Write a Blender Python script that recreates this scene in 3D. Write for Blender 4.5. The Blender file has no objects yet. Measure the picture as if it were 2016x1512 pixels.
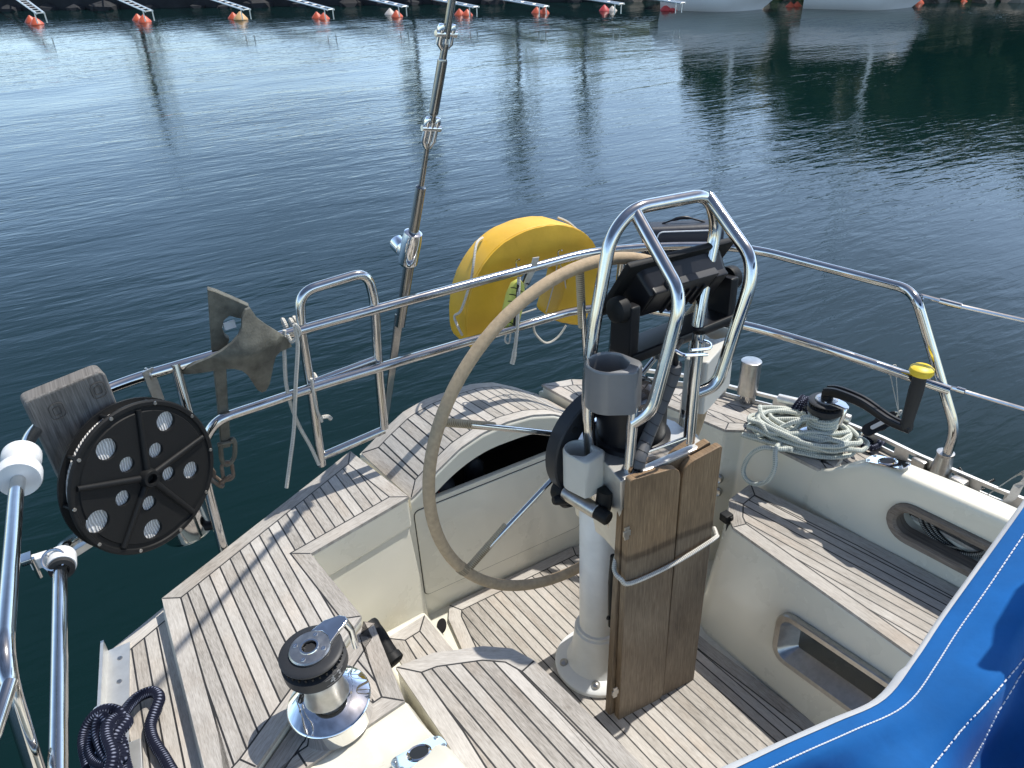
import bpy, bmesh, math, random
import numpy as np
from mathutils import Vector, Matrix, Quaternion
random.seed(7)
R = math.radians
S = bpy.context.scene
COL = S.collection

# ------------------------------------------------------------------ camera, world, sun, exposure
EYE = 2.5                      # eye height above the water
FPX = 1514.0                   # focal length in photo pixels (photo 2016 wide)

def cam_axes(pitch, yaw, roll):
    p, y, r = R(pitch), R(yaw), R(roll)
    fw = Vector((math.sin(y) * math.cos(p), math.cos(y) * math.cos(p), -math.sin(p)))
    rt = Vector((math.cos(y), -math.sin(y), 0))
    up = rt.cross(fw)
    rt2 = math.cos(r) * rt + math.sin(r) * up
    up2 = math.cos(r) * up - math.sin(r) * rt
    return rt2, up2, fw
BOAT = cam_axes(29.5, 29.7, -3.0)      # the camera as seen in the boat's own frame
WATER = cam_axes(32.3, 29.7, -0.8)     # the camera in the world (the boat heels and trims a little)

def mat3(ax):
    return Matrix((ax[0], ax[1], -ax[2])).transposed()
ROT = mat3(WATER) @ mat3(BOAT).transposed()
BOAT_TO_WORLD = Matrix.Translation((0, 0, EYE)) @ ROT.to_4x4() @ Matrix.Translation((0, 0, -EYE))

cam = bpy.data.cameras.new('camera')
cam.sensor_fit = 'HORIZONTAL'
cam.sensor_width = 36.0
cam.lens = FPX / 2016.0 * 36.0
cam.clip_start = 0.05
cam.clip_end = 2000
camo = bpy.data.objects.new('camera', cam)
COL.objects.link(camo)
camo.matrix_world = Matrix.Translation((0, 0, EYE)) @ mat3(WATER).to_4x4()
S.camera = camo

SUN_DIR = (ROT @ Vector((0.54, 0.03, 1.0))).normalized()
SUN_EL = math.asin(SUN_DIR.z)
SUN_AZ = math.atan2(SUN_DIR.x, SUN_DIR.y)
w = bpy.data.worlds.new('World')
S.world = w
w.use_nodes = True
nt = w.node_tree
sky = nt.nodes.new('ShaderNodeTexSky')
sky.sky_type = 'NISHITA'
sky.sun_disc = False
sky.sun_elevation = SUN_EL
sky.sun_rotation = SUN_AZ
sky.air_density = 1.0
sky.dust_density = 1.2
sky.ozone_density = 1.2
bg = nt.nodes['Background']
bg.inputs[1].default_value = 0.12
tcw = nt.nodes.new('ShaderNodeTexCoord')
sepw = nt.nodes.new('ShaderNodeSeparateXYZ'); nt.links.new(tcw.outputs['Generated'], sepw.inputs[0])
hz = nt.nodes.new('ShaderNodeValToRGB')          # brightness of the haze by height above the horizon
hz.color_ramp.interpolation = 'EASE'
he = hz.color_ramp.elements
he[0].position = 0.0; he[0].color = (0.26, 0.258, 0.25, 1)
he[1].position = 0.62; he[1].color = (0.078, 0.078, 0.080, 1)
hx_ = he.new(0.20); hx_.color = (0.30, 0.31, 0.312, 1)
hx_ = he.new(0.38); hx_.color = (0.225, 0.232, 0.235, 1)
nt.links.new(sepw.outputs[2], hz.inputs['Fac'])
cmap = nt.nodes.new('ShaderNodeMapping'); cmap.inputs['Scale'].default_value = (1.6, 1.6, 5.0)
nt.links.new(tcw.outputs['Generated'], cmap.inputs[0])
cn = nt.nodes.new('ShaderNodeTexNoise'); cn.inputs['Scale'].default_value = 2.2; cn.inputs['Detail'].default_value = 6
nt.links.new(cmap.outputs[0], cn.inputs['Vector'])
cr = nt.nodes.new('ShaderNodeMapRange'); cr.inputs['From Min'].default_value = 0.35; cr.inputs['From Max'].default_value = 0.7
cr.inputs['To Min'].default_value = 7.5; cr.inputs['To Max'].default_value = 12.5
nt.links.new(cn.outputs['Fac'], cr.inputs['Value'])
vm = nt.nodes.new('ShaderNodeVectorMath'); vm.operation = 'MULTIPLY'
nt.links.new(sky.outputs[0], vm.inputs[0]); nt.links.new(hz.outputs['Color'], vm.inputs[1])
vs_ = nt.nodes.new('ShaderNodeVectorMath'); vs_.operation = 'SCALE'
nt.links.new(vm.outputs[0], vs_.inputs[0]); nt.links.new(cr.outputs['Result'], vs_.inputs['Scale'])
nt.links.new(vs_.outputs[0], bg.inputs[0])
sun = bpy.data.lights.new('sun', 'SUN')
sun.energy = 4.7
sun.angle = R(0.55)
sun.color = (1.0, 0.955, 0.88)
suno = bpy.data.objects.new('sun', sun)
COL.objects.link(suno)
suno.rotation_euler = SUN_DIR.to_track_quat('Z', 'Y').to_euler()
S.view_settings.view_transform = 'Standard'
S.view_settings.look = 'None'
S.view_settings.exposure = 0.15
S.view_settings.gamma = 1.0

# ------------------------------------------------------------------ photo point -> point on a known plane of the boat
def ray(px, py, ax=BOAT):
    rt, up, fw = ax
    return fw + rt * ((px - 1008) / FPX) + up * ((756 - py) / FPX)
def Z(px, py, drop):
    d = ray(px, py); t = -drop / d.z
    return Vector((d.x * t, d.y * t, EYE - drop))
def Y(px, py, y):
    d = ray(px, py); t = y / d.y
    return Vector((d.x * t, y, EYE + d.z * t))
def X(px, py, x):
    d = ray(px, py); t = x / d.x
    return Vector((x, d.y * t, EYE + d.z * t))
def W(px, py, z=0.0):                   # point of the world at height z above the water
    d = ray(px, py, WATER); t = (z - EYE) / d.z
    return Vector((d.x * t, d.y * t, z))
def V(x, y, drop):
    return Vector((x, y, EYE - drop))

# ------------------------------------------------------------------ materials
def mat(name, col, rough=0.5, metal=0.0, var=0.0, vscale=12.0, bump=0.0, bscale=120.0, coat=0.0,
        col2=None, spec=0.5, sheen=0.0, rvar=0.0):
    m = bpy.data.materials.new(name)
    m.use_nodes = True
    t = m.node_tree; n = t.nodes; l = t.links
    b = n['Principled BSDF']
    b.inputs['Base Color'].default_value = (*col, 1)
    b.inputs['Roughness'].default_value = rough
    b.inputs['Metallic'].default_value = metal
    b.inputs['Specular IOR Level'].default_value = spec
    if coat:
        b.inputs['Coat Weight'].default_value = coat
        b.inputs['Coat Roughness'].default_value = 0.08
    if sheen:
        b.inputs['Sheen Weight'].default_value = sheen
    tc = n.new('ShaderNodeTexCoord')
    if var or col2:
        no = n.new('ShaderNodeTexNoise')
        no.inputs['Scale'].default_value = vscale
        no.inputs['Detail'].default_value = 5
        no.inputs['Roughness'].default_value = 0.6
        l.new(tc.outputs['Object'], no.inputs['Vector'])
        r = n.new('ShaderNodeValToRGB')
        r.color_ramp.elements[0].position = 0.3
        r.color_ramp.elements[1].position = 0.7
        a = col2 if col2 else tuple(c * (1 - var) for c in col)
        r.color_ramp.elements[0].color = (*a, 1)
        r.color_ramp.elements[1].color = (*(col if col2 else tuple(min(1, c * (1 + var)) for c in col)), 1)
        l.new(no.outputs['Fac'], r.inputs['Fac'])
        l.new(r.outputs['Color'], b.inputs['Base Color'])
        if rvar:
            mr = n.new('ShaderNodeMapRange')
            mr.inputs['To Min'].default_value = max(0.02, rough - rvar)
            mr.inputs['To Max'].default_value = rough + rvar
            l.new(no.outputs['Fac'], mr.inputs['Value'])
            l.new(mr.outputs['Result'], b.inputs['Roughness'])
    if bump:
        nb = n.new('ShaderNodeTexNoise')
        nb.inputs['Scale'].default_value = bscale
        nb.inputs['Detail'].default_value = 4
        l.new(tc.outputs['Object'], nb.inputs['Vector'])
        bp = n.new('ShaderNodeBump')
        bp.inputs['Strength'].default_value = bump
        bp.inputs['Distance'].default_value = 0.002
        l.new(nb.outputs['Fac'], bp.inputs['Height'])
        l.new(bp.outputs['Normal'], b.inputs['Normal'])
    return m

def wood_mat(name, dark, light, mid, grain=(6, 160), rough=0.7, bump=0.25):
    """grain runs along UV.y; per-plank tone in the colour attribute 'tone'."""
    m = bpy.data.materials.new(name)
    m.use_nodes = True
    t = m.node_tree; n = t.nodes; l = t.links
    b = n['Principled BSDF']
    b.inputs['Roughness'].default_value = rough
    b.inputs['Specular IOR Level'].default_value = 0.25
    uv = n.new('ShaderNodeUVMap'); uv.uv_map = 'UVMap'
    mp = n.new('ShaderNodeMapping'); mp.inputs['Scale'].default_value = (grain[1], grain[0], 1)
    l.new(uv.outputs[0], mp.inputs[0])
    g = n.new('ShaderNodeTexNoise'); g.inputs['Scale'].default_value = 1.0
    g.inputs['Detail'].default_value = 6; g.inputs['Roughness'].default_value = 0.7
    l.new(mp.outputs[0], g.inputs['Vector'])
    mp2 = n.new('ShaderNodeMapping'); mp2.inputs['Scale'].default_value = (grain[1] * 3.2, grain[0] * 3.5, 1)
    l.new(uv.outputs[0], mp2.inputs[0])
    g2 = n.new('ShaderNodeTexNoise'); g2.inputs['Scale'].default_value = 1.0
    g2.inputs['Detail'].default_value = 4
    l.new(mp2.outputs[0], g2.inputs['Vector'])
    mp3 = n.new('ShaderNodeMapping'); mp3.inputs['Scale'].default_value = (7, 5, 1)
    l.new(uv.outputs[0], mp3.inputs[0])
    g3 = n.new('ShaderNodeTexNoise'); g3.inputs['Scale'].default_value = 1.0
    g3.inputs['Detail'].default_value = 5
    l.new(mp3.outputs[0], g3.inputs['Vector'])
    at = n.new('ShaderNodeAttribute'); at.attribute_name = 'tone'
    def math_(op, a, bb):
        k = n.new('ShaderNodeMath'); k.operation = op
        for i, q in enumerate((a, bb)):
            if isinstance(q, (int, float)): k.inputs[i].default_value = q
            else: l.new(q, k.inputs[i])
        return k.outputs[0]
    s = math_('ADD', math_('MULTIPLY', g.outputs['Fac'], 0.55), math_('MULTIPLY', g2.outputs['Fac'], 0.45))
    s = math_('ADD', s, math_('MULTIPLY', math_('SUBTRACT', at.outputs['Fac'], 0.5), 0.17))
    s = math_('ADD', s, math_('MULTIPLY', math_('SUBTRACT', g3.outputs['Fac'], 0.5), 0.35))
    r = n.new('ShaderNodeValToRGB')
    e = r.color_ramp.elements
    e[0].position = 0.26; e[0].color = (*dark, 1)
    e[1].position = 0.74; e[1].color = (*light, 1)
    x = e.new(0.48); x.color = (*mid, 1)
    l.new(s, r.inputs['Fac'])
    # brownish blotches of less weathered wood
    mp4 = n.new('ShaderNodeMapping'); mp4.inputs['Scale'].default_value = (5, 4, 1); mp4.inputs['Location'].default_value = (3.1, 1.7, 0)
    l.new(uv.outputs[0], mp4.inputs[0])
    g4 = n.new('ShaderNodeTexNoise'); g4.inputs['Scale'].default_value = 1.0; g4.inputs['Detail'].default_value = 3
    l.new(mp4.outputs[0], g4.inputs['Vector'])
    mr = n.new('ShaderNodeMapRange'); mr.inputs['From Min'].default_value = 0.5; mr.inputs['From Max'].default_value = 0.75
    mr.inputs['To Max'].default_value = 0.30
    l.new(g4.outputs['Fac'], mr.inputs['Value'])
    mx = n.new('ShaderNodeMix'); mx.data_type = 'RGBA'; mx.blend_type = 'MULTIPLY'
    mx.inputs['B'].default_value = (1.0, 0.78, 0.58, 1)
    l.new(mr.outputs['Result'], mx.inputs['Factor'])
    l.new(r.outputs['Color'], mx.inputs['A'])
    g5 = n.new('ShaderNodeTexNoise'); g5.inputs['Scale'].default_value = 1.0; g5.inputs['Detail'].default_value = 5; g5.inputs['Roughness'].default_value = .7
    mp5 = n.new('ShaderNodeMapping'); mp5.inputs['Scale'].default_value = (16, 9, 1); mp5.inputs['Location'].default_value = (1.3, 5.1, 0)
    l.new(uv.outputs[0], mp5.inputs[0]); l.new(mp5.outputs[0], g5.inputs['Vector'])
    mr5 = n.new('ShaderNodeMapRange'); mr5.inputs['From Min'].default_value = 0.58; mr5.inputs['From Max'].default_value = 0.78; mr5.inputs['To Max'].default_value = 0.6
    l.new(g5.outputs['Fac'], mr5.inputs['Value'])
    mx5 = n.new('ShaderNodeMix'); mx5.data_type = 'RGBA'; mx5.blend_type = 'MULTIPLY'; mx5.inputs['B'].default_value = (0.52, 0.46, 0.40, 1)
    l.new(mr5.outputs['Result'], mx5.inputs['Factor']); l.new(mx.outputs['Result'], mx5.inputs['A'])
    l.new(mx5.outputs['Result'], b.inputs['Base Color'])
    bp = n.new('ShaderNodeBump'); bp.inputs['Strength'].default_value = bump; bp.inputs['Distance'].default_value = 0.0015
    l.new(s, bp.inputs['Height']); l.new(bp.outputs['Normal'], b.inputs['Normal'])
    return m

def rope_mat(name, c1, c2, pitch=0.009, around=3, rough=0.85, thr=0.5):
    """braid: two families of helices along the tube UV (u metres along, v 0-1 around)."""
    m = bpy.data.materials.new(name)
    m.use_nodes = True
    t = m.node_tree; n = t.nodes; l = t.links
    b = n['Principled BSDF']; b.inputs['Roughness'].default_value = rough
    b.inputs['Specular IOR Level'].default_value = 0.2
    uv = n.new('ShaderNodeUVMap'); uv.uv_map = 'UVMap'
    sp = n.new('ShaderNodeSeparateXYZ'); l.new(uv.outputs[0], sp.inputs[0])
    def mth(op, a, bb=None):
        k = n.new('ShaderNodeMath'); k.operation = op
        for i, q in enumerate((a, bb)):
            if q is None: continue
            if isinstance(q, (int, float)): k.inputs[i].default_value = q
            else: l.new(q, k.inputs[i])
        return k.outputs[0]
    u = mth('MULTIPLY', sp.outputs[0], 2 * math.pi / pitch)
    v = mth('MULTIPLY', sp.outputs[1], 2 * math.pi * around)
    a = mth('SINE', mth('ADD', u, v)); c = mth('SINE', mth('SUBTRACT', u, v))
    h = mth('MULTIPLY', a, c)
    h = mth('ADD', mth('MULTIPLY', h, 0.5), 0.5)
    no = n.new('ShaderNodeTexNoise'); no.inputs['Scale'].default_value = 60; no.inputs['Detail'].default_value = 3
    tc = n.new('ShaderNodeTexCoord'); l.new(tc.outputs['Object'], no.inputs['Vector'])
    f = mth('ADD', mth('MULTIPLY', h, 0.8), mth('MULTIPLY', no.outputs['Fac'], 0.4))
    r = n.new('ShaderNodeValToRGB')
    r.color_ramp.elements[0].position = thr - 0.18; r.color_ramp.elements[0].color = (*c2, 1)
    r.color_ramp.elements[1].position = thr + 0.22; r.color_ramp.elements[1].color = (*c1, 1)
    l.new(f, r.inputs['Fac']); l.new(r.outputs['Color'], b.inputs['Base Color'])
    bp = n.new('ShaderNodeBump'); bp.inputs['Strength'].default_value = 0.6; bp.inputs['Distance'].default_value = 0.003
    l.new(h, bp.inputs['Height']); l.new(bp.outputs['Normal'], b.inputs['Normal'])
    return m

def water_mat():
    m = bpy.data.materials.new('sea_water')
    m.use_nodes = True
    t = m.node_tree; n = t.nodes; l = t.links
    b = n['Principled BSDF']
    b.inputs['Base Color'].default_value = (0.0025, 0.0135, 0.0135, 1)
    b.inputs['Roughness'].default_value = 0.035
    b.inputs['IOR'].default_value = 1.333
    tc = n.new('ShaderNodeTexCoord')
    def layer(scale, rot, sx, sy, detail, dist=0.0):
        mp = n.new('ShaderNodeMapping')
        mp.inputs['Rotation'].default_value = (0, 0, R(rot))
        mp.inputs['Scale'].default_value = (sx, sy, 1)
        l.new(tc.outputs['Object'], mp.inputs[0])
        no = n.new('ShaderNodeTexNoise'); no.inputs['Scale'].default_value = scale
        no.inputs['Detail'].default_value = detail; no.inputs['Roughness'].default_value = 0.5
        no.inputs['Distortion'].default_value = dist
        l.new(mp.outputs[0], no.inputs['Vector'])
        return no.outputs['Fac']
    def mth(op, a, bb):
        k = n.new('ShaderNodeMath'); k.operation = op
        for i, q in enumerate((a, bb)):
            if isinstance(q, (int, float)): k.inputs[i].default_value = q
            else: l.new(q, k.inputs[i])
        return k.outputs[0]
    fine = layer(7.0, 24, 0.55, 1.9, 3, 0.4)
    med = layer(2.3, 12, 0.45, 1.7, 3, 0.6)
    big = layer(0.45, 40, 0.6, 1.4, 2)
    patch = layer(0.10, 10, 1, 1.6, 3)         # cat's-paws: calmer and rougher patches
    mr = n.new('ShaderNodeMapRange'); mr.inputs['From Min'].default_value = 0.38; mr.inputs['From Max'].default_value = 0.65
    mr.inputs['To Min'].default_value = 0.45; mr.inputs['To Max'].default_value = 1.35
    l.new(patch, mr.inputs['Value'])
    h = mth('ADD', mth('MULTIPLY', fine, 0.0052), mth('MULTIPLY', med, 0.0082))
    h = mth('MULTIPLY', h, mr.outputs['Result'])
    h = mth('ADD', h, mth('MULTIPLY', big, 0.024))
    bp = n.new('ShaderNodeBump'); bp.inputs['Strength'].default_value = 1.0; bp.inputs['Distance'].default_value = 1.0
    l.new(h, bp.inputs['Height']); l.new(bp.outputs['Normal'], b.inputs['Normal'])
    return m

def leaf_mat(name, c1, c2):
    m = mat(name, c1, rough=0.6, col2=c2, vscale=1.3)
    return m

TEAK = wood_mat('weathered_teak', (0.185, 0.170, 0.150), (0.56, 0.533, 0.495), (0.375, 0.350, 0.318), grain=(16, 210))
TEAK_D = wood_mat('brown_teak', (0.075, 0.055, 0.038), (0.34, 0.258, 0.172), (0.185, 0.133, 0.088), grain=(7, 220), rough=0.55)
TEAK_G = wood_mat('old_grey_wood', (0.042, 0.040, 0.038), (0.25, 0.24, 0.225), (0.115, 0.109, 0.102), grain=(5, 90), rough=0.85, bump=0.5)
RINGW = wood_mat('grey_teak_trim', (0.10, 0.08, 0.065), (0.34, 0.29, 0.24), (0.21, 0.175, 0.145), grain=(7, 150))
def weather_table(m):
    t = m.node_tree; n = t.nodes; l = t.links; b = n['Principled BSDF']
    src = b.inputs['Base Color'].links[0].from_socket
    tc = n.new('ShaderNodeTexCoord'); sp = n.new('ShaderNodeSeparateXYZ'); l.new(tc.outputs['Object'], sp.inputs[0])
    no = n.new('ShaderNodeTexNoise'); no.inputs['Scale'].default_value = 9; no.inputs['Detail'].default_value = 4; l.new(tc.outputs['Object'], no.inputs['Vector'])
    ad = n.new('ShaderNodeMath'); ad.operation = 'MULTIPLY_ADD'; ad.inputs[1].default_value = 0.022; l.new(no.outputs['Fac'], ad.inputs[0]); l.new(sp.outputs[2], ad.inputs[2])
    r = n.new('ShaderNodeValToRGB'); e = r.color_ramp.elements     # below the tide line the wood is greyer
    e[0].position = 0.0; e[0].color = (0.92, 0.96, 1.0, 1); e[1].position = 0.66; e[1].color = (1.14, 1.06, 0.94, 1)
    for p, c in ((0.618, (0.94, 0.96, 0.97, 1)), (0.628, (0.52, 0.50, 0.48, 1)), (0.640, (0.62, 0.58, 0.54, 1)), (0.648, (1.10, 1.03, 0.93, 1))):
        q = e.new(p); q.color = c
    l.new(ad.outputs[0], r.inputs['Fac'])
    mx = n.new('ShaderNodeMix'); mx.data_type = 'RGBA'; mx.blend_type = 'MULTIPLY'; mx.inputs['Factor'].default_value = 1.0
    l.new(src, mx.inputs['A']); l.new(r.outputs['Color'], mx.inputs['B']); l.new(mx.outputs['Result'], b.inputs['Base Color'])
weather_table(TEAK_D)
CAULK = mat('black_caulk', (0.012, 0.012, 0.013), rough=0.55)
GEL = mat('cream_gelcoat', (0.69, 0.665, 0.565), rough=0.28, var=0.03, vscale=4.0, coat=0.35, rvar=0.06)
GELW = mat('white_gelcoat', (0.78, 0.77, 0.72), rough=0.25, var=0.03, vscale=4, coat=0.3)
STEEL = mat('polished_stainless', (0.58, 0.57, 0.55), rough=0.11, metal=1.0, var=0.06, vscale=40, rvar=0.05)
STAYM = mat('darkened_stay_steel', (0.33, 0.325, 0.31), rough=0.2, metal=1.0, var=0.1, vscale=40)  # dark water mirrored in the stay, put into a darker steel colour
CHROME = mat('chrome', (0.80, 0.80, 0.80), rough=0.05, metal=1.0)
SATIN = mat('satin_steel', (0.46, 0.45, 0.43), rough=0.33, metal=1.0, var=0.12, vscale=60, rvar=0.1)
ALU = mat('anodised_aluminium', (0.66, 0.66, 0.64), rough=0.42, metal=0.85, var=0.08, vscale=30)
BLACK = mat('black_plastic', (0.010, 0.010, 0.012), rough=0.38, var=0.15, vscale=30, spec=0.3)
BLACKM = mat('matt_black_plastic', (0.010, 0.0105, 0.011), rough=0.55, spec=0.22, bump=0.15, bscale=300)
DGREY = mat('dark_grey_plastic', (0.026, 0.028, 0.032), rough=0.45, spec=0.3, var=0.1, vscale=20)
RUBB = mat('grip_rubber', (0.022, 0.022, 0.022), rough=0.7)
GREYP = mat('grey_plastic', (0.19, 0.193, 0.197), rough=0.36, metal=0.25, var=0.06, vscale=15, bump=0.05, bscale=300)
CREAMP = mat('cream_plastic', (0.54, 0.53, 0.48), rough=0.4, var=0.04, vscale=10)
WHITEP = mat('white_plastic', (0.68, 0.68, 0.67), rough=0.45, var=0.04, vscale=30)
PAINT = mat('white_paint', (0.74, 0.76, 0.76), rough=0.4, var=0.06, vscale=14, bump=0.1, bscale=60)
LEATHER = mat('tan_leather', (0.42, 0.315, 0.20), rough=0.8, var=0.16, vscale=70, bump=0.5, bscale=500)
CORD = rope_mat('whipping_cord', (0.46, 0.38, 0.26), (0.20, 0.15, 0.09), pitch=0.010, around=1)
YELLOW = mat('yellow_vinyl', (0.76, 0.45, 0.030), rough=0.55, col2=(0.62, 0.35, 0.022), vscale=7, bump=0.9, bscale=13)
YELKNOB = mat('yellow_knob', (0.80, 0.58, 0.04), rough=0.45, var=0.06, vscale=30)
LIME = mat('lime_yellow_cloth', (0.62, 0.62, 0.13), rough=0.75, var=0.12, vscale=50)
GALV = mat('galvanised_iron', (0.165, 0.160, 0.128), rough=0.6, metal=0.35, col2=(0.070, 0.068, 0.055), vscale=26, bump=0.5, bscale=160)
RUST = mat('rusty_chain', (0.22, 0.19, 0.16), rough=0.7, metal=0.5, col2=(0.13, 0.085, 0.055), vscale=50, bump=0.4, bscale=200)
ROPEW = rope_mat('white_rope', (0.62, 0.60, 0.54), (0.40, 0.37, 0.32), pitch=0.010, around=2)
ROPEG = rope_mat('pale_green_rope', (0.58, 0.60, 0.54), (0.29, 0.34, 0.32), pitch=0.012, around=2, thr=0.42)
ROPEN = rope_mat('navy_rope', (0.23, 0.25, 0.33), (0.007, 0.009, 0.022), pitch=0.0125, around=2, thr=0.94)
ROPEB = rope_mat('black_flecked_cord', (0.35, 0.35, 0.33), (0.02, 0.02, 0.02), pitch=0.01, around=1, thr=0.8)
STRAP = mat('grey_webbing', (0.50, 0.49, 0.45), rough=0.85, var=0.08, vscale=80, bump=0.3, bscale=300)
CANVAS = mat('blue_canvas', (0.006, 0.094, 0.30), rough=0.8, spec=0.15, var=0.22, vscale=6, bump=0.9, bscale=22, sheen=0.05)
PIPING = mat('white_piping', (0.40, 0.41, 0.42), rough=0.7, var=0.06, vscale=30, bump=0.2, bscale=250)
THREAD = mat('white_thread', (0.70, 0.72, 0.75), rough=0.8)
NAVYB = mat('dark_blue_nylon', (0.012, 0.017, 0.030), rough=0.55, bump=0.3, bscale=60)
DARKIN = mat('shaded_locker_inside', (0.030, 0.022, 0.018), rough=0.8)  # shade inside the lockers put into the colour
RED = mat('red_plastic', (0.50, 0.02, 0.02), rough=0.4)
GLASS = mat('dark_glass', (0.02, 0.02, 0.022), rough=0.05, coat=0.5)
STONE = mat('dark_quay_stone', (0.022, 0.025, 0.030), rough=0.85, col2=(0.008, 0.009, 0.011), vscale=2.2, bump=0.8, bscale=6)
SHORE = mat('shore_rubble', (0.22, 0.20, 0.17), rough=0.9, col2=(0.03, 0.03, 0.028), vscale=2.4, bump=1.0, bscale=5)
ORANGE = mat('orange_buoy', (0.56, 0.10, 0.045), rough=0.45, var=0.14, vscale=9)
TANB = mat('faded_tan_buoy', (0.60, 0.36, 0.16), rough=0.5, var=0.1, vscale=9)
WHITEB = mat('faded_white_buoy', (0.52, 0.47, 0.43), rough=0.5, var=0.1, vscale=9)
REDB = mat('red_buoy', (0.50, 0.05, 0.05), rough=0.5, var=0.12, vscale=9)
HULLW = mat('white_hull', (0.82, 0.81, 0.80), rough=0.3, var=0.04, vscale=1)
HULLB = mat('blue_stripe', (0.03, 0.06, 0.22), rough=0.35)
LEAF = leaf_mat('tree_leaves', (0.10, 0.14, 0.045), (0.045, 0.07, 0.025))
BARK = mat('tree_bark', (0.07, 0.05, 0.035), rough=0.9, var=0.2, vscale=8)
GRASS = mat('bank_grass', (0.045, 0.075, 0.02), rough=0.9, col2=(0.02, 0.035, 0.012), vscale=0.6)

# ------------------------------------------------------------------ object helpers
BOAT_ROOTS = []
OFF = {}
def thing(name, label, cat, loc=(0, 0, 0), group=None, kind=None, boat=True):
    o = bpy.data.objects.new(name, None)
    o.empty_display_size = 0.05
    COL.objects.link(o); o.location = loc
    o['label'] = label; o['category'] = cat
    if group: o['group'] = group
    if kind: o['kind'] = kind
    OFF[o.name] = Vector(loc)
    if boat: BOAT_ROOTS.append(o)
    return o

def obj(name, bm, m, parent=None, smooth=40, label=None, local=False):
    """one bmesh -> ONE mesh object; vertices are given in boat coordinates"""
    me = bpy.data.meshes.new(name)
    off = Vector((0, 0, 0))
    if parent is not None:
        off = OFF.get(parent.name, Vector((0, 0, 0)))
    if not local and off.length > 0:
        bmesh.ops.translate(bm, verts=bm.verts, vec=-off)
    bm.normal_update()
    bm.to_mesh(me); bm.free()
    for x in (m if isinstance(m, (list, tuple)) else [m]):
        me.materials.append(x)
    if smooth:
        me.shade_smooth()
        me.set_sharp_from_angle(angle=R(smooth))
    o = bpy.data.objects.new(name, me)
    COL.objects.link(o)
    if smooth:
        wm_ = o.modifiers.new('wn', 'WEIGHTED_NORMAL'); wm_.keep_sharp = True; wm_.weight = 70
    if parent is not None:
        o.parent = parent
        OFF[o.name] = off
    if label: o['label'] = label
    return o

def single(name, bm, m, label, cat, group=None, kind=None, boat=True, smooth=40):
    """a thing that is one mesh; its origin is moved to the middle of its foot"""
    vs = [v.co for v in bm.verts]
    lo = Vector((min(v[i] for v in vs) for i in range(3))); hi = Vector((max(v[i] for v in vs) for i in range(3)))
    loc = Vector(((lo.x + hi.x) / 2, (lo.y + hi.y) / 2, lo.z))
    bmesh.ops.translate(bm, verts=bm.verts, vec=-loc)
    o = obj(name, bm, m, None, smooth)
    o.location = loc
    OFF[o.name] = loc
    if label: o['label'] = label; o['category'] = cat
    if group: o['group'] = group
    if kind: o['kind'] = kind
    if boat: BOAT_ROOTS.append(o)
    return o

def uvl(bm): return bm.loops.layers.uv.get('UVMap') or bm.loops.layers.uv.new('UVMap')

def tube(bm, pts, r, seg=12, closed=False, mi=0):
    pts = [Vector(p) for p in pts]
    q = [pts[0]]
    for p in pts[1:]:
        if (p - q[-1]).length > 1e-5: q.append(p)
    pts = q
    n = len(pts)
    rr = r if isinstance(r, (list, tuple)) else [r] * n
    if len(rr) != n: rr = [rr[min(int(i * len(rr) / n), len(rr) - 1)] for i in range(n)]
    tang = []
    for i in range(n):
        if closed: d = pts[(i + 1) % n] - pts[i - 1]
        else: d = pts[min(i + 1, n - 1)] - pts[max(i - 1, 0)]
        tang.append(d.normalized())
    a = Vector((0, 0, 1)) if abs(tang[0].z) < 0.9 else Vector((1, 0, 0))
    nrm = (a - tang[0] * a.dot(tang[0])).normalized()
    rings = []; us = [0.0]
    for i in range(n):
        if i:
            q = tang[i - 1].rotation_difference(tang[i]); nrm = q @ nrm
            nrm = (nrm - tang[i] * nrm.dot(tang[i])).normalized()
            us.append(us[-1] + (pts[i] - pts[i - 1]).length)
        bi = tang[i].cross(nrm)
        rings.append([bm.verts.new(pts[i] + (nrm * math.cos(2 * math.pi * k / seg) + bi * math.sin(2 * math.pi * k / seg)) * rr[i]) for k in range(seg)])
    L = uvl(bm)
    rng = n if closed else n - 1
    for i in range(rng):
        j = (i + 1) % n
        ua = us[i]; ub = us[j] if j else us[-1] + (pts[0] - pts[-1]).length
        for k in range(seg):
            k2 = (k + 1) % seg
            try: f = bm.faces.new((rings[i][k], rings[i][k2], rings[j][k2], rings[j][k]))
            except ValueError: continue
            f.material_index = mi
            for lp, (u, v) in zip(f.loops, ((ua, k / seg), (ua, (k + 1) / seg), (ub, (k + 1) / seg), (ub, k / seg))):
                lp[L].uv = (u, v)
    if not closed:
        for ring, s in ((rings[0], -1), (rings[-1], 1)):
            f = bm.faces.new(ring if s > 0 else ring[::-1]); f.material_index = mi
    return bm

def fillet(pts, rad, n=6):
    pts = [Vector(p) for p in pts]
    out = [pts[0]]
    for i in range(1, len(pts) - 1):
        a, b, c = pts[i - 1], pts[i], pts[i + 1]
        r_ = rad[i] if isinstance(rad, (list, tuple)) else rad
        d1 = a - b; d2 = c - b
        k = min(r_, d1.length * 0.48, d2.length * 0.48)
        p1 = b + d1.normalized() * k; p2 = b + d2.normalized() * k
        for j in range(n + 1):
            t = j / n
            out.append(p1 * (1 - t) ** 2 + b * 2 * t * (1 - t) + p2 * t * t)
    out.append(pts[-1])
    return out

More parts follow.
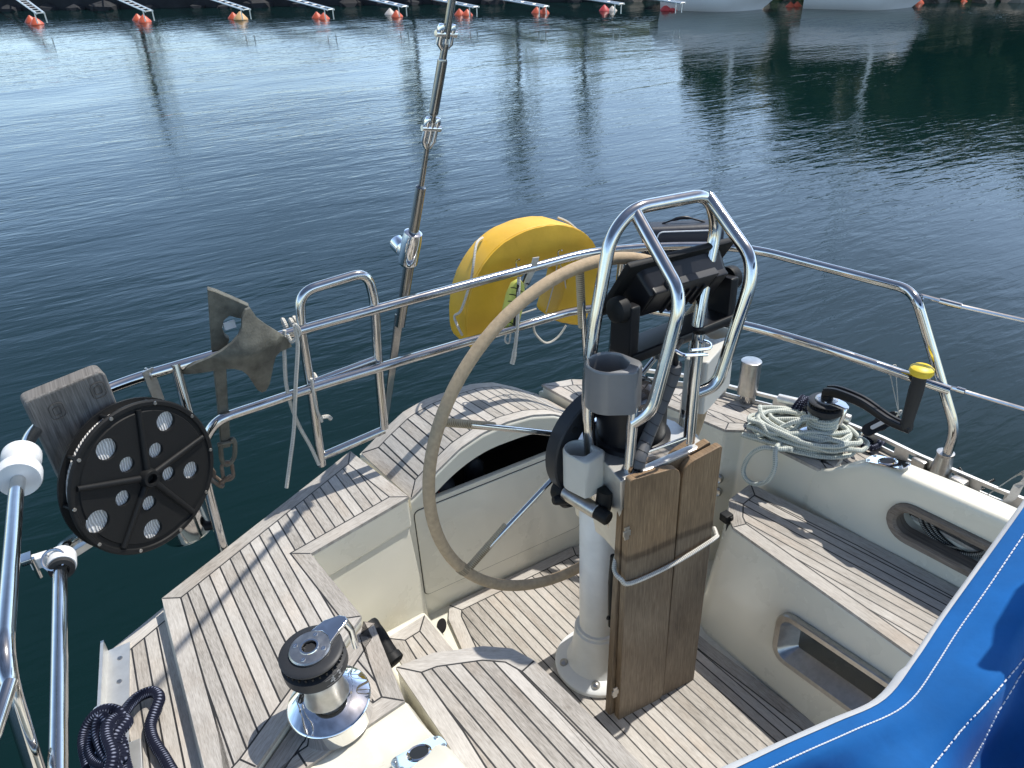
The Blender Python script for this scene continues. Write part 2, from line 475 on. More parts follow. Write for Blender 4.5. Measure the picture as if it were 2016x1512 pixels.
def spline(pts, n=8, closed=False):
    pts = [Vector(p) for p in pts]
    m = len(pts); out = []
    rng = m if closed else m - 1
    for i in range(rng):
        if closed: p0, p1, p2, p3 = pts[i - 1], pts[i], pts[(i + 1) % m], pts[(i + 2) % m]
        else: p0, p1, p2, p3 = pts[max(i - 1, 0)], pts[i], pts[i + 1], pts[min(i + 2, m - 1)]
        for j in range(n):
            t = j / n
            out.append(0.5 * ((2 * p1) + (p2 - p0) * t + (2 * p0 - 5 * p1 + 4 * p2 - p3) * t * t + (3 * p1 - p0 - 3 * p2 + p3) * t ** 3))
    if not closed: out.append(pts[-1])
    return out

def frame(p, zaxis, xhint=(1, 0, 0)):
    z = Vector(zaxis).normalized(); x = Vector(xhint)
    x = x - z * x.dot(z)
    if x.length < 1e-4:
        x = Vector((0, 1, 0)); x = x - z * x.dot(z)
    x.normalize(); y = z.cross(x)
    m = Matrix((x, y, z)).transposed().to_4x4(); m.translation = Vector(p)
    return m

def lathe(bm, M, prof, seg=32, mi=0, cap=True):
    """prof: list of (radius, height) along the z axis of matrix M"""
    rings = []
    for r, h in prof:
        if r < 1e-6: rings.append([bm.verts.new(M @ Vector((0, 0, h)))])
        else: rings.append([bm.verts.new(M @ Vector((r * math.cos(2 * math.pi * k / seg), r * math.sin(2 * math.pi * k / seg), h))) for k in range(seg)])
    L = uvl(bm)
    for i in range(len(rings) - 1):
        a, b = rings[i], rings[i + 1]
        for k in range(seg):
            k2 = (k + 1) % seg
            vs = []
            for q in ((a, k), (a, k2), (b, k2), (b, k)):
                v = q[0][q[1]] if len(q[0]) > 1 else q[0][0]
                if v not in vs: vs.append(v)
            if len(vs) >= 3:
                f = bm.faces.new(vs); f.material_index = mi
                for lp in f.loops: lp[L].uv = (k / seg, i)
    if cap:
        if len(rings[0]) > 1: bm.faces.new(rings[0][::-1]).material_index = mi
        if len(rings[-1]) > 1: bm.faces.new(rings[-1]).material_index = mi
    return bm

def cyl(bm, p0, p1, r, seg=20, r1=None, mi=0, bev=0.0):
    p0 = Vector(p0); p1 = Vector(p1); h = (p1 - p0).length
    r1 = r if r1 is None else r1
    M = frame(p0, p1 - p0)
    if bev:
        lathe(bm, M, [(r - bev, 0), (r, bev), (r1, h - bev), (r1 - bev, h)], seg, mi)
    else:
        lathe(bm, M, [(r, 0), (r1, h)], seg, mi)
    return bm

def prism(bm, pts, vec, bev=0.0, seg=2, mi=0, topbot=None):
    """closed outline (3-D points, planar) extruded by vec; optionally bevelled"""
    vs = [bm.verts.new(Vector(p)) for p in pts]
    tp = [bm.verts.new(Vector(p) + Vector(vec)) for p in pts] if topbot is None else [bm.verts.new(Vector(p)) for p in topbot]
    n = len(vs); fs = [bm.faces.new(vs[::-1]), bm.faces.new(tp)]
    for i in range(n):
        j = (i + 1) % n
        fs.append(bm.faces.new((vs[i], vs[j], tp[j], tp[i])))
    for f in fs: f.material_index = mi
    bmesh.ops.recalc_face_normals(bm, faces=fs)
    if bev:
        es = set(); [es.update(f.edges) for f in fs[:2]]
        es = list(es) + [e for f in fs[2:] for e in f.edges if e not in es and e.calc_face_angle(0) > 0.5]
        bmesh.ops.bevel(bm, geom=list(set(es)), offset=bev, segments=seg, profile=0.5, affect='EDGES', clamp_overlap=True)
    return bm

def box(bm, M, sx, sy, sz, bev=0.0, seg=2, mi=0):
    pts = [M @ Vector(p) for p in ((-sx / 2, -sy / 2, -sz / 2), (sx / 2, -sy / 2, -sz / 2), (sx / 2, sy / 2, -sz / 2), (-sx / 2, sy / 2, -sz / 2))]
    prism(bm, pts, M.to_3x3() @ Vector((0, 0, sz)), bev, seg, mi)
    return bm

def NB(): return bmesh.new()

def grainuv(bm, along, scale=1.0, tone=None):
    """planar UVs with the grain along the given direction"""
    L = uvl(bm); T = bm.loops.layers.float_color.get('tone') or bm.loops.layers.float_color.new('tone')
    a = Vector(along).normalized(); ox, oy = random.random() * 9, random.random() * 9
    t = random.random() if tone is None else tone
    for f in bm.faces:
        nn = f.normal if f.normal.length > 0 else Vector((0, 0, 1))
        s = nn.cross(a)
        if s.length < 0.3: s = Vector((1, 0, 0)) if abs(a.x) < 0.8 else Vector((0, 1, 0))
        s.normalize()
        for lp in f.loops:
            c = lp.vert.co
            lp[L].uv = (c.dot(s) * scale + ox, c.dot(a) * scale + oy)
            lp[T] = (t, t, t, 1)

def boolcut(o, bm):
    """cut a hole with a solid that is thrown away afterwards"""
    me = bpy.data.meshes.new('cut'); bm.normal_update(); bm.to_mesh(me); bm.free()
    c = bpy.data.objects.new('cut', me); COL.objects.link(c)
    o.modifiers.clear(); md = o.modifiers.new('b', 'BOOLEAN'); md.operation = 'DIFFERENCE'; md.object = c; md.solver = 'EXACT'
    off = OFF.get(o.name)
    if off is not None and o.parent is not None: pass
    bpy.context.view_layer.update()
    dg = bpy.context.evaluated_depsgraph_get()
    new = bpy.data.meshes.new_from_object(o.evaluated_get(dg))
    o.modifiers.clear(); o.data = new
    wm_ = o.modifiers.new('wn', 'WEIGHTED_NORMAL'); wm_.keep_sharp = True; wm_.weight = 70
    bpy.data.objects.remove(c)

def text_bm(s, M, size, extrude=0.0006, shear=0.0):
    cu = bpy.data.curves.new('t', 'FONT'); cu.body = s; cu.size = size; cu.extrude = extrude
    cu.align_x = 'CENTER'; cu.align_y = 'CENTER'; cu.shear = shear
    to = bpy.data.objects.new('t', cu); COL.objects.link(to)
    bpy.context.view_layer.update()
    me = bpy.data.meshes.new_from_object(to.evaluated_get(bpy.context.evaluated_depsgraph_get()))
    bm = NB(); bm.from_mesh(me); bm.transform(M)
    bpy.data.objects.remove(to); bpy.data.meshes.remove(me); bpy.data.curves.remove(cu)
    return bm

# ------------------------------------------------------------------ teak decks: real planks with caulking
def offset_poly(p, d):
    n = len(p); out = []
    for i in range(n):
        a, b, c = p[i - 1], p[i], p[(i + 1) % n]
        e1 = Vector((b[0] - a[0], b[1] - a[1])).normalized(); e2 = Vector((c[0] - b[0], c[1] - b[1])).normalized()
        n1 = Vector((-e1.y, e1.x)); n2 = Vector((-e2.y, e2.x))
        m = (n1 + n2); m.normalize()
        k = d / max(0.35, m.dot(n1))
        out.append((b[0] + m.x * k, b[1] + m.y * k))
    return out

def area(p):
    return 0.5 * sum(p[i][0] * p[(i + 1) % len(p)][1] - p[(i + 1) % len(p)][0] * p[i][1] for i in range(len(p)))

def deck(name, outline, drop, parent, ang=0.0, pw=0.045, bw=0.042, corners=None, cw=0.0021, th=0.010, zf=None, lift=0.004, label=None, xstep=0.02):
    """outline: plan points; ang: plank direction from +Y, degrees; corners: outline indices with a mitre"""
    p = [(q[0], q[1]) for q in outline]
    if area(p) < 0:
        n0 = len(p); p = p[::-1]
        if corners is not None: corners = sorted(n0 - 1 - c for c in corners)
    n = len(p)
    if corners is None: corners = list(range(n))
    bm = NB(); T = bm.loops.layers.float_color.new('tone'); L = uvl(bm)
    info = {}
    lay = bm.faces.layers.int.new('pid')
    pid = 0
    z0 = EYE - drop + lift
    border = bw > 0
    inner = offset_poly(p, bw) if border else p
    if border:
        for a in range(len(corners)):
            i0 = corners[a]; i1 = corners[(a + 1) % len(corners)]
            idx = [i0]; i = i0
            while i != i1:
                i = (i + 1) % n; idx.append(i)
            vs = [bm.verts.new((*p[k], z0)) for k in idx] + [bm.verts.new((*inner[k], z0)) for k in reversed(idx)]
            f = bm.faces.new(vs); pid += 1; f[lay] = pid
            d = Vector((p[i1][0] - p[i0][0], p[i1][1] - p[i0][1])).normalized()
            info[pid] = (d, random.random())
    f = bm.faces.new([bm.verts.new((*q, z0)) for q in inner])
    dirv = Vector((math.sin(R(ang)), math.cos(R(ang)))); nv = Vector((dirv.y, -dirv.x))
    f[lay] = 9000
    s = [Vector(q).dot(nv) for q in inner]
    k = min(s) + pw * 0.6
    while k < max(s):
        g = [x for x in bm.faces if x[lay] == 9000]
        ge = list({e for x in g for e in x.edges}); gv = list({v for x in g for v in x.verts})
        bmesh.ops.bisect_plane(bm, geom=g + ge + gv, plane_co=(nv.x * k, nv.y * k, z0), plane_no=(nv.x, nv.y, 0), dist=1e-6)
        k += pw
    for f in bm.faces:
        if f[lay] == 9000:
            pid += 1; f[lay] = 0
            f[lay] = 10000 + pid
    for f in bm.faces:
        if f[lay] >= 10000:
            pid2 = f[lay]; info[pid2] = (dirv, random.random())
    res = bmesh.ops.inset_individual(bm, faces=list(bm.faces), thickness=cw, use_even_offset=True)
    for f in res['faces']:
        f.material_index = 1
    # outer rim stays wood
    if border:
        bound = []
        P2 = [Vector(q) for q in p]
        for f in bm.faces:
            if f.material_index == 1:
                for e in f.edges:
                    m_ = (e.verts[0].co + e.verts[1].co) / 2
                    on = False
                    for i in range(n):
                        a_, b_ = P2[i], P2[(i + 1) % n]
                        ab = b_ - a_; t = (Vector((m_.x, m_.y)) - a_).dot(ab) / ab.length_squared
                        if -0.001 <= t <= 1.001 and (a_ + ab * t - Vector((m_.x, m_.y))).length < 2e-4:
                            ed = Vector((e.verts[1].co.x - e.verts[0].co.x, e.verts[1].co.y - e.verts[0].co.y))
                            if ed.length > 0.012 and abs(ed.normalized().cross(ab.normalized())) < 0.05: on = True
                    if on: bound.append(f); break
        for f in bound: f.material_index = 0
    if zf:
        bmesh.ops.triangulate(bm, faces=[f for f in bm.faces if len(f.verts) > 4])
        xs = [v.co.x for v in bm.verts]; k = min(xs) + xstep
        while k < max(xs):
            bmesh.ops.bisect_plane(bm, geom=list(bm.faces) + list(bm.edges) + list(bm.verts), plane_co=(k, 0, 0), plane_no=(1, 0, 0), dist=1e-6)
            k += xstep
    bmesh.ops.remove_doubles(bm, verts=bm.verts, dist=2e-5)
    for f in bm.faces:
        d, tn = info.get(f[lay], (dirv, 0.5))
        sv = Vector((d.y, -d.x)); o1 = tn * 7.3; o2 = tn * 3.7 + 2
        for lp in f.loops:
            c = lp.vert.co
            lp[L].uv = (c.x * sv.x + c.y * sv.y + o1, c.x * d.x + c.y * d.y + o2)
            lp[T] = (tn, tn, tn, 1)
    be = [e for e in bm.edges if e.is_boundary]
    ex = bmesh.ops.extrude_edge_only(bm, edges=be)
    nvs = [v for v in ex['geom'] if isinstance(v, bmesh.types.BMVert)]
    bmesh.ops.translate(bm, verts=nvs, vec=(0, 0, -th))
    if zf:
        for v in bm.verts:
            v.co.z += (EYE - zf(v.co.x, v.co.y)) - (EYE - drop)
    bmesh.ops.recalc_face_normals(bm, faces=bm.faces)
    up = sum(f.normal.z * f.calc_area() for f in bm.faces)
    if up < 0: bmesh.ops.reverse_faces(bm, faces=bm.faces)
    return obj(name, bm, [TEAK, CAULK], parent, smooth=25, label=label)

def block(name, top, dt, parent, bottom=None, db=1.93, bev=0.012, m=None):
    """gelcoat moulding: plan outline at drop dt lofted down to drop db"""
    bm = NB()
    t = [(q[0], q[1], EYE - dt) for q in top]
    b = [(q[0], q[1], EYE - db) for q in (bottom or top)]
    if area(t) < 0: t, b = t[::-1], b[::-1]
    prism(bm, b, (0, 0, 0), bev, 3, topbot=t)
    return obj(name, bm, m or GEL, parent, smooth=50)

XC = 0.98
def mir(pts): return [(2 * XC - q[0], *q[1:]) for q in pts]

# ================================================================== THE BOAT
boat = thing('sailing_yacht', 'white sailing yacht with weathered teak decks and cream cockpit, seen over its stern', 'sailboat')

# plan points of the mouldings
A = Z(320, 1180, 1.39); B = Z(690, 890, 1.39); C = Z(805, 980, 1.39); D = Z(612, 1092, 1.39); E_ = Z(712, 1215, 1.39)
F_ = Z(505, 1512, 1.39); LF = Z(412, 1512, 1.39)
A.x = -0.075
lb_top = [A, B, C, D, E_, F_, (-0.055, 1.075), (-0.085, 1.10)]
lb_bot = [(A.x - .022, A.y - .004), (B.x, B.y), (0.64, 1.75), (0.34, 1.60), (0.34, 1.36), (F_.x + .02, F_.y), (-0.055, 1.075), (-0.108, 1.10)]
block('aft_coaming', lb_top, 1.39, boat, [(q[0] - (.022 if i in (0, 7) else 0), q[1]) for i, q in enumerate(lb_top)], bev=0.010, db=1.50)
low_ = offset_poly([(q[0], q[1]) for q in lb_top], .009 if area(lb_top) > 0 else -.009)
block('coaming_side', low_, 1.48, boat, lb_bot, bev=0.004)
deck('aft_deck_panel', lb_top, 1.39, boat, ang=-1.5, pw=0.0312, bw=0.042, label='broad raised teak panel on the starboard quarter')
# pod under the near winch
pod = [(E_.x + .004, E_.y - .004), Z(736, 1230, 1.41), Z(797, 1382, 1.41), Z(605, 1512, 1.41), (-0.06, 1.05), (F_.x + .003, F_.y - .004)]
pod_b = [(E_.x + .02, E_.y - .01), (0.37, 1.34), (0.355, 1.09), (0.14, 1.03), (-0.06, 1.03), (F_.x + .003, F_.y)]
block('winch_plinth', pod, 1.41, boat, pod_b, bev=0.008)
deck('winch_plinth_deck', pod, 1.41, boat, ang=-9, pw=0.0312, bw=0.042)
# side deck to the left and the aluminium-edged corner
sd = [(-0.215, 1.655), (-0.05, 1.75), (0.02, 1.75), (-0.02, 1.0), (-0.02, 0.62), (-0.33, 0.62), (-0.31, 0.9), (-0.263, 1.32)]
deck('side_deck', sd, 1.44, boat, ang=2, pw=0.0312, bw=0.042, corners=[0, 1, 2, 4, 5])
block('side_deck_moulding', [(-0.22, 1.66), (0.545, 2.075), (0.5, 1.80), (0.27, 1.66), (0.27, 1.40), (-0.02, 1.1), (-0.02, -0.5), (-0.40, -0.5), (-0.335, 0.62), (-0.315, 0.9), (-0.268, 1.32)], 1.445, boat, bev=0.004)

# helmsman's arched seat
TP = [(-.45, 1.43), (-.36, 1.418), (-.335, 1.408), (-.25, 1.348), (-.17, 1.30), (-.09, 1.275), (0, 1.267), (.09, 1.275), (.17, 1.30), (.25, 1.348), (.335, 1.408), (.36, 1.418), (.45, 1.43)]
def hump(x, y):
    u = x - (0.98 - (y - 1.764) * 0.16)
    for (a, fa), (b, fb) in zip(TP, TP[1:]):
        if a <= u <= b:
            t = (u - a) / (b - a); t2 = t
            return fa + (fb - fa) * t2 + .010 + .020 * max(0, y - 1.764) / .3 * max(0, 1 - abs(u) / .33)
    return 1.43
hs = [(0.635, 1.760), (0.80, 1.760), (0.98, 1.760), (1.16, 1.760), (1.325, 1.760), (1.275, 2.065), (1.1, 2.07), (0.93, 2.07), (0.76, 2.07), (0.598, 2.065)]
deck('helm_seat_deck', hs, 1.40, boat, ang=-5, pw=0.0312, bw=0.042, corners=[0, 4, 5, 9], zf=hump, lift=0.005, label='arched teak seat across the stern')
bm = NB()
NX = 56
def open_top(u): 
    return 1.345 + max(0, (abs(u) - 0.03)) ** 2 * 1.55
rows = []
for i in range(NX + 1):
    t = i / NX
    xf = 0.632 + (1.328 - 0.632) * t; xb = 0.594 + (1.280 - 0.594) * t
    tf = EYE - hump(xf, 1.756); tb = EYE - hump(xb, 2.07)
    bf = EYE - min(1.46, max(open_top(xf - 0.98), hump(xf, 1.756) + 0.03)); bb = EYE - 1.46
    rows.append([bm.verts.new((xf, 1.757, bf)), bm.verts.new((xf, 1.756, tf - 0.012)), bm.verts.new((xf, 1.760, tf - 0.003)), bm.verts.new((xf, 1.766, tf)),
                 bm.verts.new((xb, 2.072, tb)), bm.verts.new((xb, 2.078, bb)), bm.verts.new((xb, 2.05, bb)), bm.verts.new((xb, 2.05, tb - 0.03)), bm.verts.new((xf, 1.785, max(bf, tf - 0.07)))])
for a, b in zip(rows, rows[1:]):
    for k in range(9):
        k2 = (k + 1) % 9
        bm.faces.new((a[k], b[k], b[k2], a[k2]))
bm.faces.new(rows[0]); bm.faces.new(rows[-1][::-1])
bmesh.ops.recalc_face_normals(bm, faces=bm.faces)
obj('helm_seat_moulding', bm, GEL, boat, smooth=50)
# locker under the helm seat: front panel with a door, floor, back
bm = NB(); prism(bm, [(0.60, 1.764, EYE - 1.93), (1.36, 1.764, EYE - 1.93), (1.36, 1.764, EYE - 1.455), (0.60, 1.764, EYE - 1.455)], (0, 0.02, 0), 0.004, 2)
obj('locker_front', bm, GEL, boat)
def rrect(cx, cz, w_, h_, r, n=5):
    out = []
    for qx, qz, a0 in ((1, 1, 0), (-1, 1, 90), (-1, -1, 180), (1, -1, 270)):
        for j in range(n + 1):
            a = R(a0 + 90 * j / n)
            out.append((cx + qx * (w_ / 2 - r) + r * math.cos(a), cz + qz * (h_ / 2 - r) + r * math.sin(a)))
    return out
p0 = Y(816, 1036, 1.762); p1 = Y(838, 1172, 1.762); p2 = Y(1137, 1037, 1.762); p3 = Y(1141, 985, 1.762)
x0, x1 = p1.x, p2.x + 0.01; zb = p1.z; zt = EYE - 1.475
bm = NB(); prism(bm, [(q[0], 1.7632, q[1]) for q in rrect((x0 + x1) / 2, (zb + zt) / 2, x1 - x0 + .006, zt - zb + .006, .02)], (0, 0.004, 0))
ld = obj('locker_door', bm, CAULK, boat)
bm = NB(); prism(bm, [(q[0], 1.7605, q[1]) for q in rrect((x0 + x1) / 2, (zb + zt) / 2, x1 - x0, zt - zb, .018)], (0, 0.004, 0), 0.001, 1)
obj('door_panel', bm, GEL, ld)
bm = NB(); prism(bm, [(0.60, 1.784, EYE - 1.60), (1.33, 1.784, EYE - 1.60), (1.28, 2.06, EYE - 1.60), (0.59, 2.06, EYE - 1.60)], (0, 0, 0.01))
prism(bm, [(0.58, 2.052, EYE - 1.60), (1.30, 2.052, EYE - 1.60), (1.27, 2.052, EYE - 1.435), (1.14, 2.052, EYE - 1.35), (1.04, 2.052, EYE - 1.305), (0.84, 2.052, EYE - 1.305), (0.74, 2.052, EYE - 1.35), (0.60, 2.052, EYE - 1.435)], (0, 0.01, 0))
for i in range(28):  # dark sheet under the seat top, standing in for shade
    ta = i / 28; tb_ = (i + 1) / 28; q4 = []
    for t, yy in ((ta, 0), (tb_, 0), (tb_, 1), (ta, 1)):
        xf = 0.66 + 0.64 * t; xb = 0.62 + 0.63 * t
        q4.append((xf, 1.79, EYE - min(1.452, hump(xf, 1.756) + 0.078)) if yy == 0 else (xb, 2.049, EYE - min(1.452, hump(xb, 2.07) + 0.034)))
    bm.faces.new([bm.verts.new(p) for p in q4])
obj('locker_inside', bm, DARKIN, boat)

# right-hand (port) quarter
RD = Z(1428, 848, 1.39); RE = Z(1465, 849, 1.39)
rb_top = [(1.300, 2.062), (1.41, 2.03), (1.60, 1.88), (1.69, 1.73), Z(1400, 795, 1.39), Z(1510, 832, 1.39), (1.83, 1.17), (1.70, 1.12), (1.690, 1.157), (1.676, 1.279), RE, RD, Z(1312, 799, 1.39), (1.345, 1.735)]
rb_top = [(q[0], q[1]) for q in rb_top]
rb_bot = [list(q) for q in rb_top]
for i, q in ((7, (1.69, 1.12)), (8, (1.675, 1.157)), (9, (1.655, 1.275)), (10, (1.63, 1.42)), (11, (1.57, 1.45)), (12, (1.50, 1.66)), (13, (1.34, 1.73))): rb_bot[i] = q
block('aft_coaming', rb_top, 1.39, boat, rb_bot, bev=0.010)
deck('aft_deck_panel', rb_top, 1.39, boat, ang=4, pw=0.0312, bw=0.042, corners=[0, 1, 3, 5, 6, 7, 10, 11, 13], label='teak panel on the port quarter beneath the rope coil')
toeR = [Z(1440, 780, 1.41), Z(1560, 810, 1.41), Z(1730, 880, 1.41), Z(1800, 915, 1.41), Z(1960, 985, 1.41)]
toeR = [(q.x, q.y) for q in toeR]
sdr = [(1.36, 2.06)] + [(1.60, 1.95), (1.75, 1.77)] + toeR + [(2.06, 0.45), (2.10, 0.0), (1.82, 0.0), (1.78, 0.5), (1.76, 0.9), (1.735, 1.2), (1.69, 1.6)]
deck('side_deck', sdr, 1.42, boat, ang=6, pw=0.0312, bw=0.042, corners=[0, 9, 10, 14])
block('side_deck_moulding', [(1.30, 2.085), (1.42, 2.07), (1.62, 1.965), (1.765, 1.78)] + [(q[0] + .012, q[1]) for q in toeR] + [(2.075, 0.45), (2.12, -0.5), (1.86, -0.5), (1.76, 0.9), (1.735, 1.2), (1.68, 1.5), (1.5, 1.75)], 1.425, boat, bev=0.004)
block('aft_moulding', [(0.52, 2.055), (0.60, 2.083), (1.32, 2.083), (1.40, 2.055), (1.30, 2.064), (0.60, 2.064)], 1.455, boat, bev=0.003, db=1.62)

# seats
ls = [(0.356, 1.250), (0.45, 1.238), (0.56, 1.19), (0.615, 1.145), (0.640, 1.085), (0.657, 0.95), (0.68, 0.752), (0.70, -0.4), (0.365, -0.4), (0.368, 1.009)]
block('cockpit_seat', ls, 1.47, boat, [(q[0] - (.02 if q[0] > .6 else 0), q[1] - .01) for q in ls], bev=0.010)
deck('seat_deck', [ls[0], ls[1], ls[2], ls[3], ls[4], ls[5], ls[6], (0.69, 0.25), (0.366, 0.25), ls[9]], 1.47, boat, ang=-6, pw=0.0312, bw=0.042, corners=[0, 4, 7, 8], label='slatted teak seat in front of the near winch')
SR = 1.52
ra = Z(1473, 956, SR); rc = Z(1443, 1040, SR); rf = Z(1790, 1288, SR)
so_ = [Z(x, y, SR) for x, y in ((1500, 965), (1600, 1014), (1700, 1062), (1895, 1165))]
rs = [(ra.x + .01, ra.y), (rc.x + .085, rc.y + .10), (rc.x + .025, rc.y + .045), (rc.x, rc.y), (rf.x, rf.y), (rf.x + .02, 0.3), (rf.x + .04, -0.4), (1.82, -0.4), (1.76, 0.3)] + [(q.x + .004, q.y) for q in so_[::-1]]
block('cockpit_seat', rs, SR, boat, [(q[0] - (.075 if i in (2, 3, 4, 5, 6) else .03 if i < 2 else 0), q[1] + (.02 if i in (0, 1, 2) else 0)) for i, q in enumerate(rs)], bev=0.012)
deck('seat_deck', [rs[0], rs[1], rs[2], rs[3], rs[4], rs[5], (1.757, 0.3)] + [(q[0] - .003, q[1]) for q in rs[9:]], SR, boat, ang=-9, pw=0.0312, bw=0.042, corners=[0, 1, 3, 5, 6], label='slatted teak seat on the port side, half in shade')
# cockpit sole and corner step
sole = [(.62, 0.0), (.66, 1.54), (.685, 1.70), (.715, 1.752), (1.22, 1.758), (1.285, 1.70), (1.315, 1.15), (1.355, .82), (1.39, 0.0)]
bm = NB(); prism(bm, [(0.1, -0.5, EYE - 1.97), (1.8, -0.5, EYE - 1.97), (1.6, 1.9, EYE - 1.97), (0.3, 1.9, EYE - 1.97)], (0, 0, 0.06))
obj('sole_moulding', bm, GEL, boat)
deck('cockpit_sole', sole, 1.90, boat, ang=-3.5, pw=0.0312, bw=0.042, corners=[0, 1, 3, 4, 5, 8])
st = [(.40, 1.60), (.575, 1.615), (.600, 1.26), (.40, 1.15)]
block('corner_step', st, 1.72, boat, [(.40, 1.62), (.592, 1.63), (.615, 1.26), (.40, 1.15)], bev=0.012)
deck('step_deck', [(.437, 1.572), (.567, 1.592), (.590, 1.26), (.43, 1.19)], 1.72, boat, ang=-4, pw=0.0312, bw=0.042)
bm = NB(); lathe(bm, frame(Z(868, 1232, 1.87), (0.5, -0.8, 0.3)), [(0.0, 0), (0.022, 0), (0.024, 0.004), (0.0, 0.0045)], 20)
obj('drain', bm, BLACK, boat)

# coamings that rise forward
def coaming(mirror, nm):
    if mirror:   # (y, drop, x inner bottom, x inner top, x outer top), starboard
        stn = [(1.108, 1.415, .355, .325, .02), (1.05, 1.408, .360, .328, .02), (1.00, 1.392, .366, .333, .03), (.95, 1.362, .370, .336, .05), (.89, 1.320, .374, .338, .06), (.82, 1.292, .376, .338, .07), (.75, 1.280, .376, .338, .07), (.6, 1.27, .376, .336, .08), (.3, 1.26, .376, .335, .08), (-.5, 1.25, .376, .335, .08)]
    else:
        stn = [(1.165, 1.392, 1.676, 1.690, 1.705), (1.12, 1.368, 1.678, 1.688, 1.72), (1.06, 1.315, 1.682, 1.686, 1.74), (1.00, 1.275, 1.686, 1.686, 1.757), (.96, 1.264, 1.690, 1.688, 1.762),
               (.80, 1.260, 1.715, 1.708, 1.79), (.66, 1.257, 1.735, 1.726, 1.805), (.3, 1.25, 1.775, 1.765, 1.845), (-.5, 1.24, 1.84, 1.83, 1.91)]
    bm = NB(); rows = []
    sg = -1 if mirror else 1
    for (y, d, xb, xt, xo) in stn:
        zt = EYE - d; r = max(.003, min(0.022 if mirror else 0.014, (1.43 - d) * 0.3))
        pr = [(xb, EYE - 1.60), (xb + (xt - xb) * .5, EYE - (1.50 + d) / 2), (xt - .004 * sg, zt - r * 2.2)]
        for j in range(5):
            a = R(180 - 90 * j / 4); pr.append((xt + sg * (r + r * math.cos(a)), zt - r + r * math.sin(a)))
        for j in range(5):
            a = R(90 - 90 * j / 4); pr.append((xo + sg * (-r + r * math.cos(a)), zt - r + r * math.sin(a)))
        pr += [(xo + .012 * sg, EYE - 1.435), (xo + .012 * sg, EYE - 1.60)]
        rows.append([bm.verts.new((x, y - (max(0, .33 - x) * .165 * min(1, max(0, (y - .6) / .4)) if mirror else 0), z)) for x, z in pr])
    for a, b in zip(rows, rows[1:]):
        for k in range(len(a)):
            k2 = (k + 1) % len(a); bm.faces.new((a[k], a[k2], b[k2], b[k]))
    bm.faces.new(rows[0]); bm.faces.new(rows[-1][::-1])
    bmesh.ops.recalc_face_normals(bm, faces=bm.faces)
    return obj(nm, bm, GEL, boat, smooth=45)
coL = coaming(True, 'coaming')
coR = coaming(False, 'coaming')
# teak edge cap where the coaming is cut down for the winch
# fairlead plates let into both coaming tops
from mathutils.bvhtree import BVHTree
def fairlead(px, py, along, host, nfix=None):
    me = host.data; off = OFF.get(host.name, Vector((0, 0, 0)))
    tree_ = BVHTree.FromPolygons([v.co + off for v in me.vertices], [tuple(p.vertices) for p in me.polygons])
    pc, n, _, _ = tree_.ray_cast(Vector((0, 0, EYE)), ray(px, py).normalized())
    if n.z < 0: n = -n
    if nfix: n = Vector(nfix).normalized()
    a = Vector(along); a = (a - n * a.dot(n)).normalized(); s = n.cross(a)
    pc = pc + n * .0015
    M = Matrix((a, s, n)).transposed().to_4x4(); M.translation = pc
    bm = NB(); out = rrect(0, 0, 0.112, 0.054, 0.018)
    prism(bm, [M @ Vector((x, y, 0)) for x, y in out], n * 0.004, 0.0015, 1)
    lathe(bm, M @ Matrix.Translation((0.0, 0, 0.004)), [(0.022, 0), (0.025, 0.0015), (0.022, 0.003), (0.019, 0.0015)], 24, cap=False)
    o = obj('fairlead_plate', bm, CHROME, boat)
    bm = NB(); lathe(bm, M @ Matrix.Translation((0.0, 0, 0.0035)), [(0, 0), (0.0195, 0.0), (0.0195, 0.0015), (0, 0.0018)], 24)
    obj('hole', bm, BLACK, o)
    for x, y in ((-.046, .016), (-.046, -.016), (.046, .016), (.046, -.016)):
        bm = NB(); lathe(bm, M @ Matrix.Translation((x, y, 0.0038)), [(0.005, 0), (0.0045, 0.0014), (0, 0.002)], 10); obj('screw', bm, SATIN, o)
fairlead(826, 1487, (1, .10, 0), coL, (0.06, 0.36, 1))
fairlead(1748, 912, (-0.10, 1, 0), coR)

# opening with grey teak ring in the port coaming side
def onwall(px, py):
    x_ = 1.71
    for _ in range(8): x_ = 1.712 + (0.8 - X(px, py, x_).y) * .135
    return X(px, py, x_)
pa = onwall(1832, 1050); pb = onwall(1990, 1130)
ax = (pb - pa).normalized(); up_ = Vector((-0.02, 0, 1)); nrm = ax.cross(up_).normalized()
if nrm.x > 0: nrm = -nrm
up_ = nrm.cross(ax) if nrm.cross(ax).z > 0 else -nrm.cross(ax)
def stadium(c, ax, up_, half, r, n=14):
    pts = []
    for s, a0 in ((1, -90), (-1, 90)):
        for j in range(n + 1):
            a = R(a0 + 180 * j / n); pts.append(c + ax * (s * half + r * math.cos(a)) + up_ * (r * math.sin(a)))
    return pts
pc = (pa + pb) / 2
bm = NB(); prism(bm, [p - nrm * (-0.05) for p in stadium(pc, ax, up_, 0.15, 0.040)], -nrm * 0.16)
bmesh.ops.recalc_face_normals(bm, faces=bm.faces)
boolcut(coR, bm)
coR.data.shade_smooth(); coR.data.set_sharp_from_angle(angle=R(45))
bm = NB()
so = stadium(pc, ax, up_, 0.15, 0.064); si = stadium(pc, ax, up_, 0.15, 0.037)
n_ = len(so); lv = []
for ring, dn in ((so, 0.0), (so, 0.012), ([o_ * .8 + i_ * .2 for o_, i_ in zip(so, si)], 0.018), ([o_ * .25 + i_ * .75 for o_, i_ in zip(so, si)], 0.018), (si, 0.010), (si, -0.03)):
    lv.append([bm.verts.new(p + nrm * dn) for p in ring])
